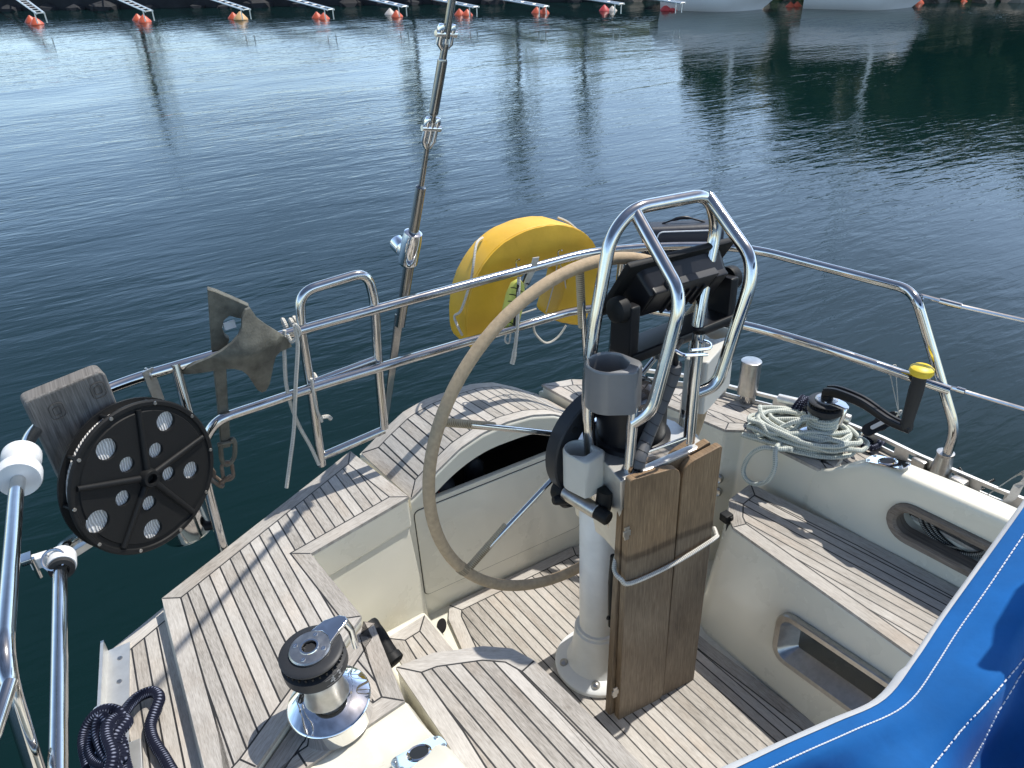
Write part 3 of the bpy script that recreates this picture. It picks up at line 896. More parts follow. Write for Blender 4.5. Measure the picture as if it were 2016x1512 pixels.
for a, b in zip(lv, lv[1:]):
    for k in range(n_): bm.faces.new((a[k], a[(k + 1) % n_], b[(k + 1) % n_], b[k]))
bmesh.ops.recalc_face_normals(bm, faces=bm.faces); bm.normal_update(); grainuv(bm, ax)
ringo = obj('locker_ring', bm, RINGW, boat, smooth=35)
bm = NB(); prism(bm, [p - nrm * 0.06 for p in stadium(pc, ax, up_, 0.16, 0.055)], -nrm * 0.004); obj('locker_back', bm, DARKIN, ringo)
# a coil of flecked line and a dark case stowed inside
bm = NB()
for i in range(3):
    c = pc + ax * (-0.06 + 0.012 * i) - nrm * (0.035 + 0.006 * i) - up_ * 0.004
    tube(bm, spline([c + ax * (0.085 * math.cos(t)) + up_ * (0.032 * math.sin(t) + 0.01 * math.cos(2 * t)) for t in [k * math.pi / 6 for k in range(12)]], 4, True), 0.006, 8, True)
single('rope_coil', bm, ROPEB, 'dark flecked line stowed inside the oval teak ringed opening', 'rope')
bm = NB(); box(bm, frame(pc + ax * 0.11 - nrm * 0.035, up_, ax), 0.11, 0.045, 0.075, 0.008)
single('stowed_case', bm, NAVYB, 'dark flat case stowed inside the oval opening, beside the blue canvas', 'case')

# locker opening with a stainless frame in the port seat front
xs_ = 1.384
q = [X(1520, 1235, xs_), X(1745, 1385, xs_ + .012), X(1735, 1430, xs_ + .008), X(1515, 1330, xs_)]
ftl = X(1545, 1222, xs_ - .004); fbl = X(1535, 1318, xs_ - .020); ftr = X(1800, 1395, xs_ + .012)
axf = (ftr - ftl).normalized(); upf = (ftl - fbl); nf = axf.cross(upf).normalized()
if nf.x > 0: nf = -nf
upf = nf.cross(axf); upf = upf if upf.z > 0 else -upf
hh = 0.078; cf = ftl + axf * 0.185 - upf * 0.055
so = [cf + axf * x + upf * z for x, z in rrect(0, 0, 0.42, 0.165, 0.045)]
sm = [cf + axf * x + upf * z for x, z in rrect(0, 0, 0.375, 0.125, 0.030)]
si = [cf + axf * x + upf * z for x, z in rrect(0.008, 0.008, 0.33, 0.085, 0.008)]
bm = NB(); lv = []
for ring, dn in ((so, -0.012), (so, 0.004), ([a * .85 + b * .15 for a, b in zip(so, sm)], 0.007), ([a * .15 + b * .85 for a, b in zip(so, sm)], 0.007), (sm, 0.002), (si, -0.040)):
    lv.append([bm.verts.new(p + nf * dn) for p in ring])
n_ = len(so)
for a, b in zip(lv, lv[1:]):
    for k in range(n_): bm.faces.new((a[k], a[(k + 1) % n_], b[(k + 1) % n_], b[k]))
bmesh.ops.recalc_face_normals(bm, faces=bm.faces)
seatR = [o for o in boat.children if o.name.startswith('cockpit_seat')][-1]
cb = NB(); prism(cb, [p + nf * 0.05 for p in [cf + axf * x + upf * z for x, z in rrect(0, 0, 0.38, 0.13, 0.030)]], -nf * 0.26)
bmesh.ops.recalc_face_normals(cb, faces=cb.faces); boolcut(seatR, cb)
seatR.data.shade_smooth(); seatR.data.set_sharp_from_angle(angle=R(50))
lf = obj('locker_frame', bm, SATIN, boat, smooth=30)
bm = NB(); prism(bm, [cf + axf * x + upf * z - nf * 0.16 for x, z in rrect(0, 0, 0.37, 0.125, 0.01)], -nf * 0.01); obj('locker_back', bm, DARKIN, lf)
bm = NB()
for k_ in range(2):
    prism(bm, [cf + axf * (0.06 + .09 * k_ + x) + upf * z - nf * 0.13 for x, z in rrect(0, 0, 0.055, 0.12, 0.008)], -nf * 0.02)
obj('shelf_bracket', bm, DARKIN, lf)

# aluminium toe rails
def toerail(path, h, nm, slots=True, z0=1.42, out=(1, 0)):
    bm = NB()
    pts = [Vector((x, y, EYE - z0)) for x, y in path]
    d = [0]; [d.append(d[-1] + (b - a).length) for a, b in zip(pts, pts[1:])]
    def at(s):
        for i in range(len(pts) - 1):
            if s <= d[i + 1] or i == len(pts) - 2:
                t = (s - d[i]) / (d[i + 1] - d[i]); return pts[i].lerp(pts[i + 1], t), (pts[i + 1] - pts[i]).normalized()
    def strip(s0, s1, za, zb, th=0.005):
        k = max(2, int((s1 - s0) / 0.03)); prev = None
        for j in range(k + 1):
            p, t = at(s0 + (s1 - s0) * j / k); nn = Vector((t.y, -t.x, 0)) * th / 2
            r_ = [bm.verts.new(p + nn + Vector((0, 0, za))), bm.verts.new(p - nn + Vector((0, 0, za))), bm.verts.new(p - nn + Vector((0, 0, zb))), bm.verts.new(p + nn + Vector((0, 0, zb)))]
            if prev:
                for m in range(4): bm.faces.new((prev[m], prev[(m + 1) % 4], r_[(m + 1) % 4], r_[m]))
            else: bm.faces.new(r_)
            prev = r_
        bm.faces.new(prev[::-1])
    Lt = d[-1]
    strip(0, Lt, 0.0, h * .36); strip(0, Lt, h * .74, h * .92); strip(0, Lt, h * .92, h, 0.011)
    s = 0
    while s < Lt:
        strip(s, min(Lt, s + .045), h * .36, h * .74); s += .105
    bmesh.ops.recalc_face_normals(bm, faces=bm.faces)
    return obj(nm, bm, ALU, boat, smooth=30)
toerail([(1.62, 1.955), (1.765, 1.77)] + toeR + [(2.065, 0.45), (2.11, -0.3)], 0.052, 'toe_rail')
# left toe rail: wide flat flange with an upstand
bm = NB()
pl = [(-0.335, 0.62), (-0.315, 0.9), (-0.268, 1.32), (-0.222, 1.652)]
for (xa, ya), (xb, yb) in zip(pl, pl[1:]):
    prism(bm, [(xa, ya, EYE - 1.436), (xa + .052, ya, EYE - 1.436), (xb + .052, yb, EYE - 1.436), (xb, yb, EYE - 1.436)], (0, 0, 0.005))
    prism(bm, [(xa - .004, ya, EYE - 1.47), (xa + .003, ya, EYE - 1.47), (xb + .003, yb, EYE - 1.47), (xb - .004, yb, EYE - 1.47)], (0, 0, 0.075))
tl = obj('toe_rail', bm, ALU, boat)
for px, py in ((236, 1296), (235, 1342)):
    bm = NB(); lathe(bm, frame(Z(px, py, 1.4315), (0, 0, 1)), [(0.007, 0), (0.0055, 0.002), (0, 0.0022)], 12); obj('screw', bm, SATIN, tl)
bm = NB(); box(bm, frame(Z(263, 1500, 1.425), (0, 0, 1), (0.1, 1, 0)), 0.10, 0.036, 0.012, 0.003); obj('rail_end_cap', bm, ALU, tl)
# hull shell
bm = NB()
ring0 = [(-0.40, -0.5), (-0.338, 0.62), (-0.318, 0.9), (-0.271, 1.32), (-0.223, 1.663), (0.545, 2.079), (0.60, 2.088), (1.32, 2.088), (1.42, 2.074), (1.625, 1.968), (1.77, 1.783)] + [(q[0] + .015, q[1]) for q in toeR] + [(2.08, 0.45), (2.125, -0.5)]
def hl(s, dy, drop): return [bm.verts.new((XC + (x - XC) * s, (y - 0.3) * dy + 0.3, EYE - drop)) for x, y in ring0]
lv = [hl(1.0, 1.0, 1.447), hl(1.0, 1.0, 1.50), hl(0.95, 0.985, 1.8), hl(0.86, 0.95, 2.2), hl(0.74, 0.88, 2.75)]
for a, b in zip(lv, lv[1:]):
    for k in range(len(a) - 1): bm.faces.new((a[k], a[k + 1], b[k + 1], b[k]))
bmesh.ops.recalc_face_normals(bm, faces=bm.faces)
obj('hull', bm, GELW, boat, smooth=40)
# engine lever on the plinth, switch and gauges on the port side wall
bm = NB()
la_ = Z(724, 1236, 1.435); lb_ = Z(768, 1292, 1.475)
tube(bm, spline([la_, la_.lerp(lb_, .5) + Vector((.004, 0, .006)), lb_], 4), [.030, .030, .026, .024, .022, .021, .021, .022, .022], 16)
lathe(bm, frame(lb_, lb_ - la_), [(.022, -.003), (.026, .002), (.026, .018), (.020, .022), (0, .0225)], 20)
obj('throttle_lever', bm, BLACKM, boat)
for px, py in ((1413, 943), (1411, 968)):
    bm = NB(); p = X(px, py, 1.60); lathe(bm, frame(p, (-.8, -0.55, 0.1)), [(0.019, -.04), (0.017, 0.003), (0.013, 0.006), (0.009, 0.003), (0, 0.003)], 20)
    obj('gauge', bm, SATIN, boat)
bm = NB(); p = X(1430, 1018, 1.43)
box(bm, frame(p, (-1, 0, 0), (0, 1, 0)), 0.03, 0.028, 0.03, 0.004); box(bm, frame(p + Vector((.004, -0.012, -0.035)), (-1, -.2, 0), (0, 0, 1)), 0.09, 0.016, 0.014, 0.003)
obj('latch', bm, BLACKM, boat)

# ================================================================== PUSHPIT RAIL
RT = 0.0138
rail = thing('pushpit_rail', 'polished tubular stern rail running round the whole transom', 'railing', (0.6, 1.9, EYE - 1.44))
P = [V(-0.30, 1.02, 1.40), V(-0.292, 1.03, 1.10), V(-0.268, 1.06, .87), V(-0.236, 1.58, .87), Z(60, 852, .87), Z(130, 800, .87), Z(250, 750, .87), V(0.46, 1.905, .86), Z(1165, 495, .86), Z(1300, 484, .86), Z(1420, 484, .86), Z(1500, 494, .86), Z(1640, 530, .86), Z(1786, 568, .86), Z(1806, 592, .875), X(1881, 846, 1.962), X(1858, 912, 1.97)]
bm = NB(); tube(bm, fillet(P, [0, .05, .07, .1, .05, .1, .1, .2, .1, .12, .12, .1, .2, .05, .06, .045, 0], 7), RT, 14)
obj('top_rail', bm, STEEL, rail)
P2_ = [V(-0.29, 0.5, 1.05), V(-0.255, 0.95, 1.04), V(-0.212, 1.55, 1.04), Y(150, 1058, 1.78), Y(300, 1010, 1.90), Y(400, 872, 1.905), Z(425, 827, 1.04), Z(640, 755, 1.04), Z(1140, 608, 1.04), Z(1240, 604, 1.04), Z(1460, 637, 1.04), Z(1650, 692, 1.04), X(1868, 768, 1.93)]
bm = NB(); tube(bm, fillet(P2_, [0, .1, .06, .06, .1, .05, .05, .1, .1, .1, .1, .2, 0], 7), RT, 14)
obj('lower_rail', bm, STEEL, rail)
posts = [(Y(345, 716, 1.895), Y(437, 1070, 1.825)), (Y(1226, 500, 1.87), Y(1196, 760, 1.93)), (Y(1455, 500, 1.66), X(1440, 640, 1.70))]
for a, b in posts[:2]:
    bm = NB(); tube(bm, [a, a + (b - a) * 1.13 if b.x < .5 else b], RT * .95, 14); obj('post', bm, STEEL, rail)
# foot of the port post
ft = Z(1858, 925, 1.40); tp_ = X(1858, 905, 1.97)
bm = NB(); lathe(bm, frame(Vector((tp_.x, tp_.y, EYE - 1.415)), (0, 0, 1)), [(0.040, 0), (0.040, 0.008), (0.030, 0.02), (0.022, 0.085), (0.024, 0.088), (0.024, 0.094), (0.016, 0.095)], 24)
for s in (-1, 1): box(bm, frame(Vector((tp_.x - .005, tp_.y + s * .06, EYE - 1.395)), (0, 0, 1)), 0.035, 0.045, 0.04, 0.008)
obj('post_foot', bm, SATIN, rail)
bm = NB(); tube(bm, [V(-0.268, 1.06, .90), V(-0.30, 1.00, .93), V(-.36, .94, .98)], RT * .8, 12); obj('brace', bm, STEEL, rail)
# folded boarding ladder outside the transom
lad = thing('boarding_ladder', 'tubular stern ladder hooked over the rail beside the anchor', 'ladder', (0.55, 1.93, EYE - 1.5))
yl = 1.915
bm = NB(); tube(bm, fillet([Y(633, 915, 1.94), Y(612, 760, 1.925), Y(592, 640, yl), Y(590, 575, yl), Y(722, 535, yl), Y(737, 590, yl), Y(744, 715, 1.925), Y(756, 842, 1.94)], [0, .2, .1, .07, .07, .1, .1, 0], 8), RT * 1.0, 14)
obj('side_tube', bm, STEEL, lad)
bm = NB(); tube(bm, [Y(618, 752, 1.925), Y(742, 706, 1.925)], RT * .72, 12); obj('rung', bm, STEEL, lad)
bm = NB(); tube(bm, [Y(636, 898, 1.94), Y(756, 846, 1.94)], RT * .95, 12); obj('rung', bm, STEEL, lad)
# lifelines
bm = NB(); tube(bm, spline([Z(1787, 575, .872), X(1812, 581, 1.905), X(1815, 584, 1.91)], 3), 0.004, 6)
tube(bm, spline([Z(1800, 590, .885), X(1815, 590, 1.908), X(1817, 584, 1.91)], 3), 0.004, 6)
tube(bm, [X(1813, 582, 1.91), X(1850, 592, 1.925)], 0.006, 8); tube(bm, [X(1850, 592, 1.925), X(1893, 603, 1.945)], 0.0085, 10); tube(bm, [X(1893, 603, 1.945), X(2040, 636, 2.02), V(2.30, -.60, .90)], 0.0055, 8)
single('lifeline', bm, STEEL, 'upper lifeline wire running forward from the port rail bend', 'lifeline', 'lifeline wires on the port side')
bm = NB(); tube(bm, [X(1868, 762, 1.935), X(1884, 766, 1.94)], 0.006, 8); tube(bm, [X(1884, 766, 1.94), X(1900, 771, 1.945)], 0.0085, 10); tube(bm, [X(1900, 771, 1.945), X(2040, 812, 2.02), V(2.22, -.60, 1.12)], 0.0055, 8)
single('lifeline', bm, STEEL, 'lower lifeline wire running forward from mid height of the port post', 'lifeline', 'lifeline wires on the port side')

# ================================================================== BACKSTAY
def bs(px, py):
    # leans forward a little as it rises
    yy = 2.10
    for _ in range(6):
        q_ = Y(px, py, yy); yy = 2.20 - 0.30 * (q_.z - (EYE - 1.45))
    return Y(px, py, yy)
stay = thing('backstay', 'shiny steel backstay with turnbuckles rising left of the yellow lifebuoy', 'rigging', bs(762, 850))
bm = NB(); prism(bm, [bs(752, 850), bs(762, 850), bs(796, 620), bs(780, 620)], (0, 0.012, 0), 0.002, 1); obj('chainplate', bm, STAYM, stay)
bm = NB(); cyl(bm, bs(787, 640), bs(806, 515), 0.016, 16); obj('lower_tube', bm, STAYM, stay)
ax_ = (bs(820, 440) - bs(805, 520)).normalized()
bm = NB(); Mb = frame(bs(802, 520), ax_); hb = (bs(813, 455) - bs(802, 520)).length
lathe(bm, Mb, [(0.016, -.004), (0.024, 0.0), (0.029, 0.008), (0.029, hb * .72), (0.026, hb * .95), (0.016, hb)], 24)
hnd = bs(803, 500)
lathe(bm, frame(hnd, Y(775, 470, 2.1) - hnd), [(0.012, 0), (0.012, 0.03), (0.024, 0.032), (0.026, 0.075), (0.02, 0.085), (0, 0.086)], 18)
obj('tensioner', bm, CHROME, stay)
bm = NB(); cyl(bm, bs(813, 462), bs(829, 366), 0.0145, 18, bev=.003); obj('tensioner_sleeve', bm, STAYM, stay)
bm = NB(); cyl(bm, bs(829, 366), bs(842, 280), 0.0075, 14); obj('rod', bm, STAYM, stay)
def toggle(pa, pb, w_, nm):
    d = (pb - pa).normalized(); s = Vector((1, 0, 0)); s = (s - d * s.dot(d)).normalized()
    bm = NB()
    for k in (-1, 1):
        o_ = s * (k * w_)
        tube(bm, [pa + o_ * .3, pa + (pb - pa) * .25 + o_, pb + o_], [0.006, 0.008, 0.007], 10)
        lathe(bm, frame(pb + o_, d), [(0.009, -.01), (0.010, 0), (0.007, 0.008), (0, .01)], 12)
    c = pa + (pb - pa) * .72
    cyl(bm, c - s * (w_ + .013), c + s * (w_ + .013), 0.008, 12)
    cyl(bm, pa, pb, 0.0075, 12)
    obj(nm, bm, CHROME, stay)
toggle(bs(841, 290), bs(852, 238), 0.014, 'toggle_fork')
bm = NB(); cyl(bm, bs(851, 240), bs(854, 222), 0.008, 12); lathe(bm, frame(bs(853, 226), bs(872, 115) - bs(853, 226)), [(0.010, 0), (0.0125, 0.006), (0.0125, (bs(872, 115) - bs(853, 226)).length - .006), (0.010, (bs(872, 115) - bs(853, 226)).length)], 10)
obj('turnbuckle', bm, STAYM, stay)
bm = NB(); cyl(bm, bs(871, 120), bs(877, 85), 0.009, 12); obj('threaded_rod', bm, STAYM, stay)
toggle(bs(874, 96), bs(880, 55), 0.015, 'toggle_fork')
far_ = bs(890, 0); near_ = bs(878, 75); dd = (far_ - near_).normalized()
bm = NB(); cyl(bm, near_, near_ + dd * 7.0, 0.0095, 14); obj('stay_wire', bm, STAYM, stay)

# ================================================================== STEERING WHEEL
WR = 0.47
WC = Vector((0.996, 1.374, EYE - 1.112)); wn = Vector((-0.073, 1.0, 0.02)).normalized()
wu = wn.cross(Vector((0, 0, 1))).normalized(); wv = wu.cross(wn)
if wu.x < 0: wu = -wu
if wv.z < 0: wv = -wv
def wp(a, r, dy=0.0): return WC + (wu * math.cos(R(a)) + wv * math.sin(R(a))) * r + wn * dy
wheel = thing('ship_helm', 'large six spoke steering wheel with tan leather covered rim', 'steering wheel', WC - Vector((0, 0, WR)))
bm = NB(); tube(bm, [wp(k * 4, WR) for k in range(90)], 0.0148, 14, True); obj('rim', bm, LEATHER, wheel)
for a in (93, 154, 214, 271, 333, 33):
    bm = NB(); tube(bm, [wp(a, 0.05, -.03), wp(a, 0.12, -.02), wp(a, WR - .006, 0)], 0.0072, 12); sp_ = obj('spoke', bm, STEEL, wheel)
    bm = NB(); tube(bm, [wp(a, WR - .155, -.003), wp(a, WR - .012, 0)], 0.0102, 12); obj('spoke_wrap', bm, CORD, sp_)
bm = NB(); lathe(bm, frame(WC - wn * 0.05, wn), [(0.03, 0), (0.055, 0.01), (0.055, 0.035), (0.035, 0.05), (0.035, 0.075), (0, 0.078)], 28); obj('hub', bm, CHROME, wheel)
# stitched joints on the rim
bm = NB()
for a in (212,):
    for k in range(7): tube(bm, [wp(a + k * .45 - 1.6, WR + .0150 * math.cos(t), .0150 * math.sin(t)) for t in [j * math.pi / 4 for j in range(8)]], 0.0012, 5, True)
obj('stitching', bm, CORD, wheel)

# ================================================================== BINNACLE / PEDESTAL
PX, PY = 0.985, 1.29
ped = thing('steering_pedestal', 'white steering column with black compass and curved chrome guard', 'pedestal', (PX, PY, EYE - 1.895))
bm = NB(); lathe(bm, frame(V(PX, PY, 1.895), (0, 0, 1)), [(0.0, 0), (0.128, 0), (0.130, 0.014), (0.124, 0.022), (0.095, 0.032), (0.082, 0.055), (0.074, 0.11), (0.070, 0.155), (0.064, 0.158), (0.064, 0.166), (0.056, 0.168), (0.055, 0.62), (0, 0.62)], 40)
obj('column', bm, PAINT, ped)
for a in (160, 230, 285, 60):
    bm = NB(); lathe(bm, frame(V(PX + .106 * math.cos(R(a)), PY + .106 * math.sin(R(a)), 1.869), (0, 0, 1)), [(0.013, 0), (0.012, 0.007), (0.006, 0.011), (0, 0.012)], 14); obj('bolt', bm, SATIN, ped)
# pod: faceted steel-grey housing
a_ = Y(1186, 900, 1.26); b_ = Y(1228, 945, 1.10); c_ = Y(1366, 862, 1.12)
top = [(0.915, 1.36), (0.925, 1.20), (b_.x + .004, 1.115), (1.175, 1.115), (1.185, 1.24), (1.13, 1.40), (0.99, 1.42)]
bot = [(0.94, 1.34), (0.945, 1.22), (b_.x + .03, 1.14), (1.12, 1.14), (1.13, 1.24), (1.08, 1.36), (0.99, 1.38)]
bm = NB(); prism(bm, [(x, y, EYE - 1.34) for x, y in bot][::-1], (0, 0, 0), 0.006, 2, topbot=[(x, y, EYE - 1.075) for x, y in top][::-1]); bmesh.ops.recalc_face_normals(bm, faces=bm.faces)
obj('instrument_housing', bm, ALU, ped)
cb = Y(1240, 905, 1.25); cb.z = EYE - 1.08
bm = NB(); lathe(bm, frame(cb, (0, 0, 1)), [(0.098, 0), (0.098, 0.018), (0.086, 0.022), (0.086, 0.125), (0.080, 0.132), (0.066, 0.134), (0.066, 0.128), (0, 0.128)], 40); cmp_ = obj('compass', bm, BLACK, ped)
bm = NB(); lathe(bm, frame(cb + Vector((0, 0, 0.128)), (0, 0, 1)), [(0.066, 0), (0.060, 0.018), (0.044, 0.034), (0.02, 0.042), (0, 0.044)], 32); obj('compass_dome', bm, GLASS, cmp_)
# sloping chrome plate in front of the compass
q0 = Y(1266, 893, 1.13); q1 = Y(1367, 856, 1.13)
bm = NB(); prism(bm, [q0, q1, q1 + Vector((0, -.004, -.075)), q0 + Vector((0, -.004, -.075))], (0, 0.010, 0), 0.004, 2); obj('front_plate', bm, CHROME, ped)
# guard
G = 0.0152
def gtube(pts, rad, nm='guard_tube', r=G):
    bm = NB(); tube(bm, fillet(pts, rad, 8), r, 16); return obj(nm, bm, STEEL, ped)
gtube([Y(1246, 1090, 1.14), Y(1168, 975, 1.245), Y(1152, 740, 1.27), Y(1202, 465, 1.29), Y(1246, 410, 1.295), Y(1394, 382, 1.295), Y(1412, 440, 1.30), Y(1372, 640, 1.27), Y(1342, 870, 1.235)], [0, .07, .15, .12, .05, .05, .06, .15, 0])
gtube([Y(1250, 418, 1.293), Y(1334, 568, 1.13), Y(1336, 612, 1.115), Y(1284, 806, 1.12), Y(1246, 832, 1.145)], [0, .05, .06, .05, 0])
gtube([Y(1396, 388, 1.293), Y(1478, 505, 1.13), Y(1478, 556, 1.115), Y(1411, 758, 1.12), Y(1364, 776, 1.145)], [0, .05, .06, .05, 0])
gtube([Y(1248, 800, 1.148), Y(1236, 952, 1.135)], [0, 0], r=.0125)
gtube([Y(1376, 655, 1.148), Y(1356, 870, 1.135)], [0, 0], r=.0145)
# chrome hook clips on the port post
bm = NB()
c0 = Y(1368, 668, 1.12)
tube(bm, fillet([Y(1360, 690, 1.11), Y(1400, 686, 1.11), Y(1398, 675, 1.13), Y(1372, 668, 1.14)], .012, 4), 0.004, 8)
tube(bm, fillet([Y(1392, 698, 1.10), Y(1345, 700, 1.10), Y(1325, 688, 1.12)], .02, 4), 0.004, 8)
obj('hook', bm, CHROME, ped)
# cup holders
def cup(ell, rpx, yc, tail, hgt, m, nm, label=None, rim=0.82, wall_down=0.0):
    """cup shell: round socket with a flat-sided tail towards the guard tube"""
    c = Y(ell[0], ell[1], yc)
    r = rpx
    t = Y(tail[0], tail[1], tail[2]); t.z = c.z
    d = t - c; L_ = d.length; d.normalize(); s = Vector((-d.y, d.x, 0))
    hw = tail[3]
    out = []
    a0 = math.acos(max(-1, min(1, (r - hw) / L_)))
    for j in range(25):
        a = a0 + (2 * math.pi - 2 * a0) * j / 24
        out.append(c + (d * math.cos(a) + s * math.sin(a)) * r)
    out += [c + d * L_ - s * hw, c + d * (L_ + .006) - s * hw * .6, c + d * (L_ + .006) + s * hw * .6, c + d * L_ + s * hw]
    bm = NB()
    n = len(out)
    zt = Vector((0, 0, 0)); zb = Vector((0, 0, -hgt))
    ri = r * rim; dep = hgt * .8
    # inner ring matched to outer points
    inn = []
    for p in out:
        v = p - c; inn.append(c + v.normalized() * ri)
    lv = []
    lv.append([bm.verts.new(p + zb) for p in out])
    lv.append([bm.verts.new(p - Vector((0, 0, .006))) for p in out])
    lv.append([bm.verts.new(p + (c - p).normalized() * .005) for p in out])
    lv.append([bm.verts.new(p + (p - c).normalized() * .004) for p in inn])
    lv.append([bm.verts.new(p - Vector((0, 0, .006))) for p in inn])
    lv.append([bm.verts.new(p - Vector((0, 0, dep)) + (c - p) * .08) for p in inn])
    for a, b in zip(lv, lv[1:]):
        for k in range(n): bm.faces.new((a[k], a[(k + 1) % n], b[(k + 1) % n], b[k]))
    bm.faces.new(lv[0][::-1]); bm.faces.new(lv[-1])
    bmesh.ops.recalc_face_normals(bm, faces=bm.faces)
    return obj(nm, bm, m, ped, smooth=62, label=label)
cup((1199, 712), 0.054, 1.205, (1256, 704, 1.15, .030), 0.108, GREYP, 'cup_holder', 'grey cup holder on the left guard tube')
cup((1140, 882), 0.039, 1.25, (1172, 886, 1.20, .036), 0.105, CREAMP, 'cup_holder', 'cream cup holder beside the compass')
cup((1320, 838), 0.050, 1.36, (1355, 842, 1.28, .04), 0.08, CREAMP, 'cup_holder', 'cream cup holder behind the chrome plate')
cup((1412, 655), 0.045, 1.30, (1375, 670, 1.22, .03), 0.15, CREAMP, 'cup_holder', 'cream cup holder on the right guard tube')
# spiral-wrapped cable hose
hp = spline([Y(1328, 690, 1.15), Y(1328, 730, 1.16), Y(1300, 800, 1.165), Y(1275, 860, 1.155), Y(1259, 905, 1.13), Y(1257, 935, 1.125)], 8)
bm = NB(); tube(bm, hp[6:-5], 0.0155, 14); hz = obj('cable_hose', bm, mat('grey_spiral_wrap', (0.085, 0.088, 0.095), rough=.55), ped)
bm = NB()
for i in range(8, len(hp) - 7, 3):
    d = (hp[i + 1] - hp[i]).normalized(); M = frame(hp[i], d)
    tube(bm, [M @ Vector((.0157 * math.cos(t), .0157 * math.sin(t), .004 * math.sin(t))) for t in [k * math.pi / 6 for k in range(12)]], 0.0010, 5, True)
obj('wrap_line', bm, CAULK, hz)
for seg_ in (hp[:8], hp[-7:]):
    bm = NB(); tube(bm, seg_, 0.007, 8); obj('cable', bm, BLACK, ped)
# autopilot drive ring and its arm
def rp(a, r, dy): return WC + (wu * math.cos(R(a)) + wv * math.sin(R(a))) * r + wn * dy
def annulus(r0, r1, y0, y1, m, nm, a0=0, a1=360, n=64):
    bm = NB(); rows = []
    full = a1 - a0 >= 360
    b_ = 0.004
    for i in range(n if full else n + 1):
        a = a0 + (a1 - a0) * i / n
        rows.append([bm.verts.new(rp(a, r, d)) for r, d in ((r0, y0 + b_), (r0 + b_, y0), (r1 - b_, y0), (r1, y0 + b_), (r1, y1), (r0, y1))])
    for i in range(len(rows) - (0 if full else 1)):
        a, b = rows[i], rows[(i + 1) % len(rows)]
        for k in range(6): bm.faces.new((a[k], a[(k + 1) % 6], b[(k + 1) % 6], b[k]))
    if not full: bm.faces.new(rows[0]); bm.faces.new(rows[-1][::-1])
    bmesh.ops.recalc_face_normals(bm, faces=bm.faces)
    return obj(nm, bm, m, ped)
annulus(0.098, 0.158, -0.075, -0.035, DGREY, 'drive_ring')
bm = NB(); M = frame(rp(138, .132, -.0755), wn); lathe(bm, M, [(0, -.001), (0.009, -.001), (0.009, .002), (0, .002)], 14); obj('ring_hole', bm, CAULK, ped)
lv0 = rp(222, 0.150, -.06)
bm = NB()
lathe(bm, frame(lv0 + wn * .02, -wn), [(0.036, 0), (0.040, 0.01), (0.040, 0.04), (0.030, 0.052), (0, 0.054)], 24)
tube(bm, spline([lv0 - wn * .03, lv0 - wn * .038 + Vector((-.03, 0, .012)), lv0 - wn * .035 + Vector((-.065, 0, .018))], 5), [0.02, 0.02, .018, .017, .016, .016, .015, .014, .013, .012, .010], 10)
obj('clutch_lever', bm, BLACKM, ped)
da = Y(1112, 968, 1.27); db_ = Y(1176, 1008, 1.17)
bm = NB(); cyl(bm, da, db_, 0.0195, 20, bev=.003); obj('drive_tube', bm, SATIN, ped)
bm = NB(); dv = (db_ - da).normalized(); cyl(bm, db_ - dv * .01, db_ + dv * .035, 0.018, 20, bev=.003); cyl(bm, Y(1192, 965, 1.18), Y(1187, 1000, 1.18), 0.020, 18); obj('drive_bracket', bm, BLACKM, ped)

# ================================================================== CHART PLOTTER
pl_ = thing('chart_plotter', 'black chart plotter seen from behind in its bracket inside the chrome guard', 'chart plotter', Y(1320, 700, 1.2))
k0 = Y(1232, 606, 1.275); k1 = Y(1426, 550, 1.30)
ctr = (k0 + k1) / 2
wx = (k1 - k0).normalized(); wdt = (k1 - k0).length
uf = Vector((0, -0.52, 0.85)); uf = (uf - wx * uf.dot(wx)).normalized(); nb = wx.cross(uf).normalized()
if nb.y > 0: nb = -nb              # towards the viewer: the back
bm = NB(); M = Matrix((wx, uf, nb)).transposed().to_4x4()
M.translation = ctr + uf * 0.006 - nb * 0.050
box(bm, M, wdt + .018, 0.178, 0.018, 0.006, 2)
obj('bezel', bm, BLACKM, pl_)
bm = NB(); M2 = M.copy(); M2.translation = ctr + uf * 0.012 - nb * 0.022
out = rrect(0, 0, wdt - .05, 0.135, 0.02)
prism(bm, [M2 @ Vector((x, y, -0.03)) for x, y in out], (0, 0, 0), 0.004, 2, topbot=[M2 @ Vector((x * .90, y * .62, 0.04)) for x, y in out]); bmesh.ops.recalc_face_normals(bm, faces=bm.faces)
for s in (-.3, .3):
    M3 = M2.copy(); M3.translation = M2 @ Vector((s * wdt, 0.012, 0.028)); box(bm, M3, 0.045, 0.07, 0.03, 0.005)
for k in range(5):
    M3 = M2.copy(); M3.translation = M2 @ Vector(((k - 2) * .026, -0.01, 0.04)); box(bm, M3, 0.008, 0.07, 0.012, 0.002)
obj('back_housing', bm, BLACK, pl_)
bm = NB(); M3 = M2.copy(); M3.translation = M2 @ Vector((0.0, 0.045, 0.030)); box(bm, M3, wdt * .5, 0.022, 0.02, 0.002); obj('rating_plate', bm, DGREY, pl_)
bm = NB()
lo0 = Y(1228, 685, 1.275); lo1 = Y(1418, 625, 1.30)
for kk, lo in ((k0, lo0), (k1, lo1)):
    c = (kk + lo) / 2; zz = (kk - lo).normalized()
    box(bm, frame(c, zz, wx), 0.030, 0.072, (kk - lo).length + .03, 0.007)
cc = (lo0 + lo1) / 2 + Vector((0, 0, -.004)); box(bm, frame(cc, Vector((0, 0, 1)), lo1 - lo0), (lo1 - lo0).length + .02, 0.085, 0.026, 0.007)
obj('bracket', bm, BLACK, pl_)
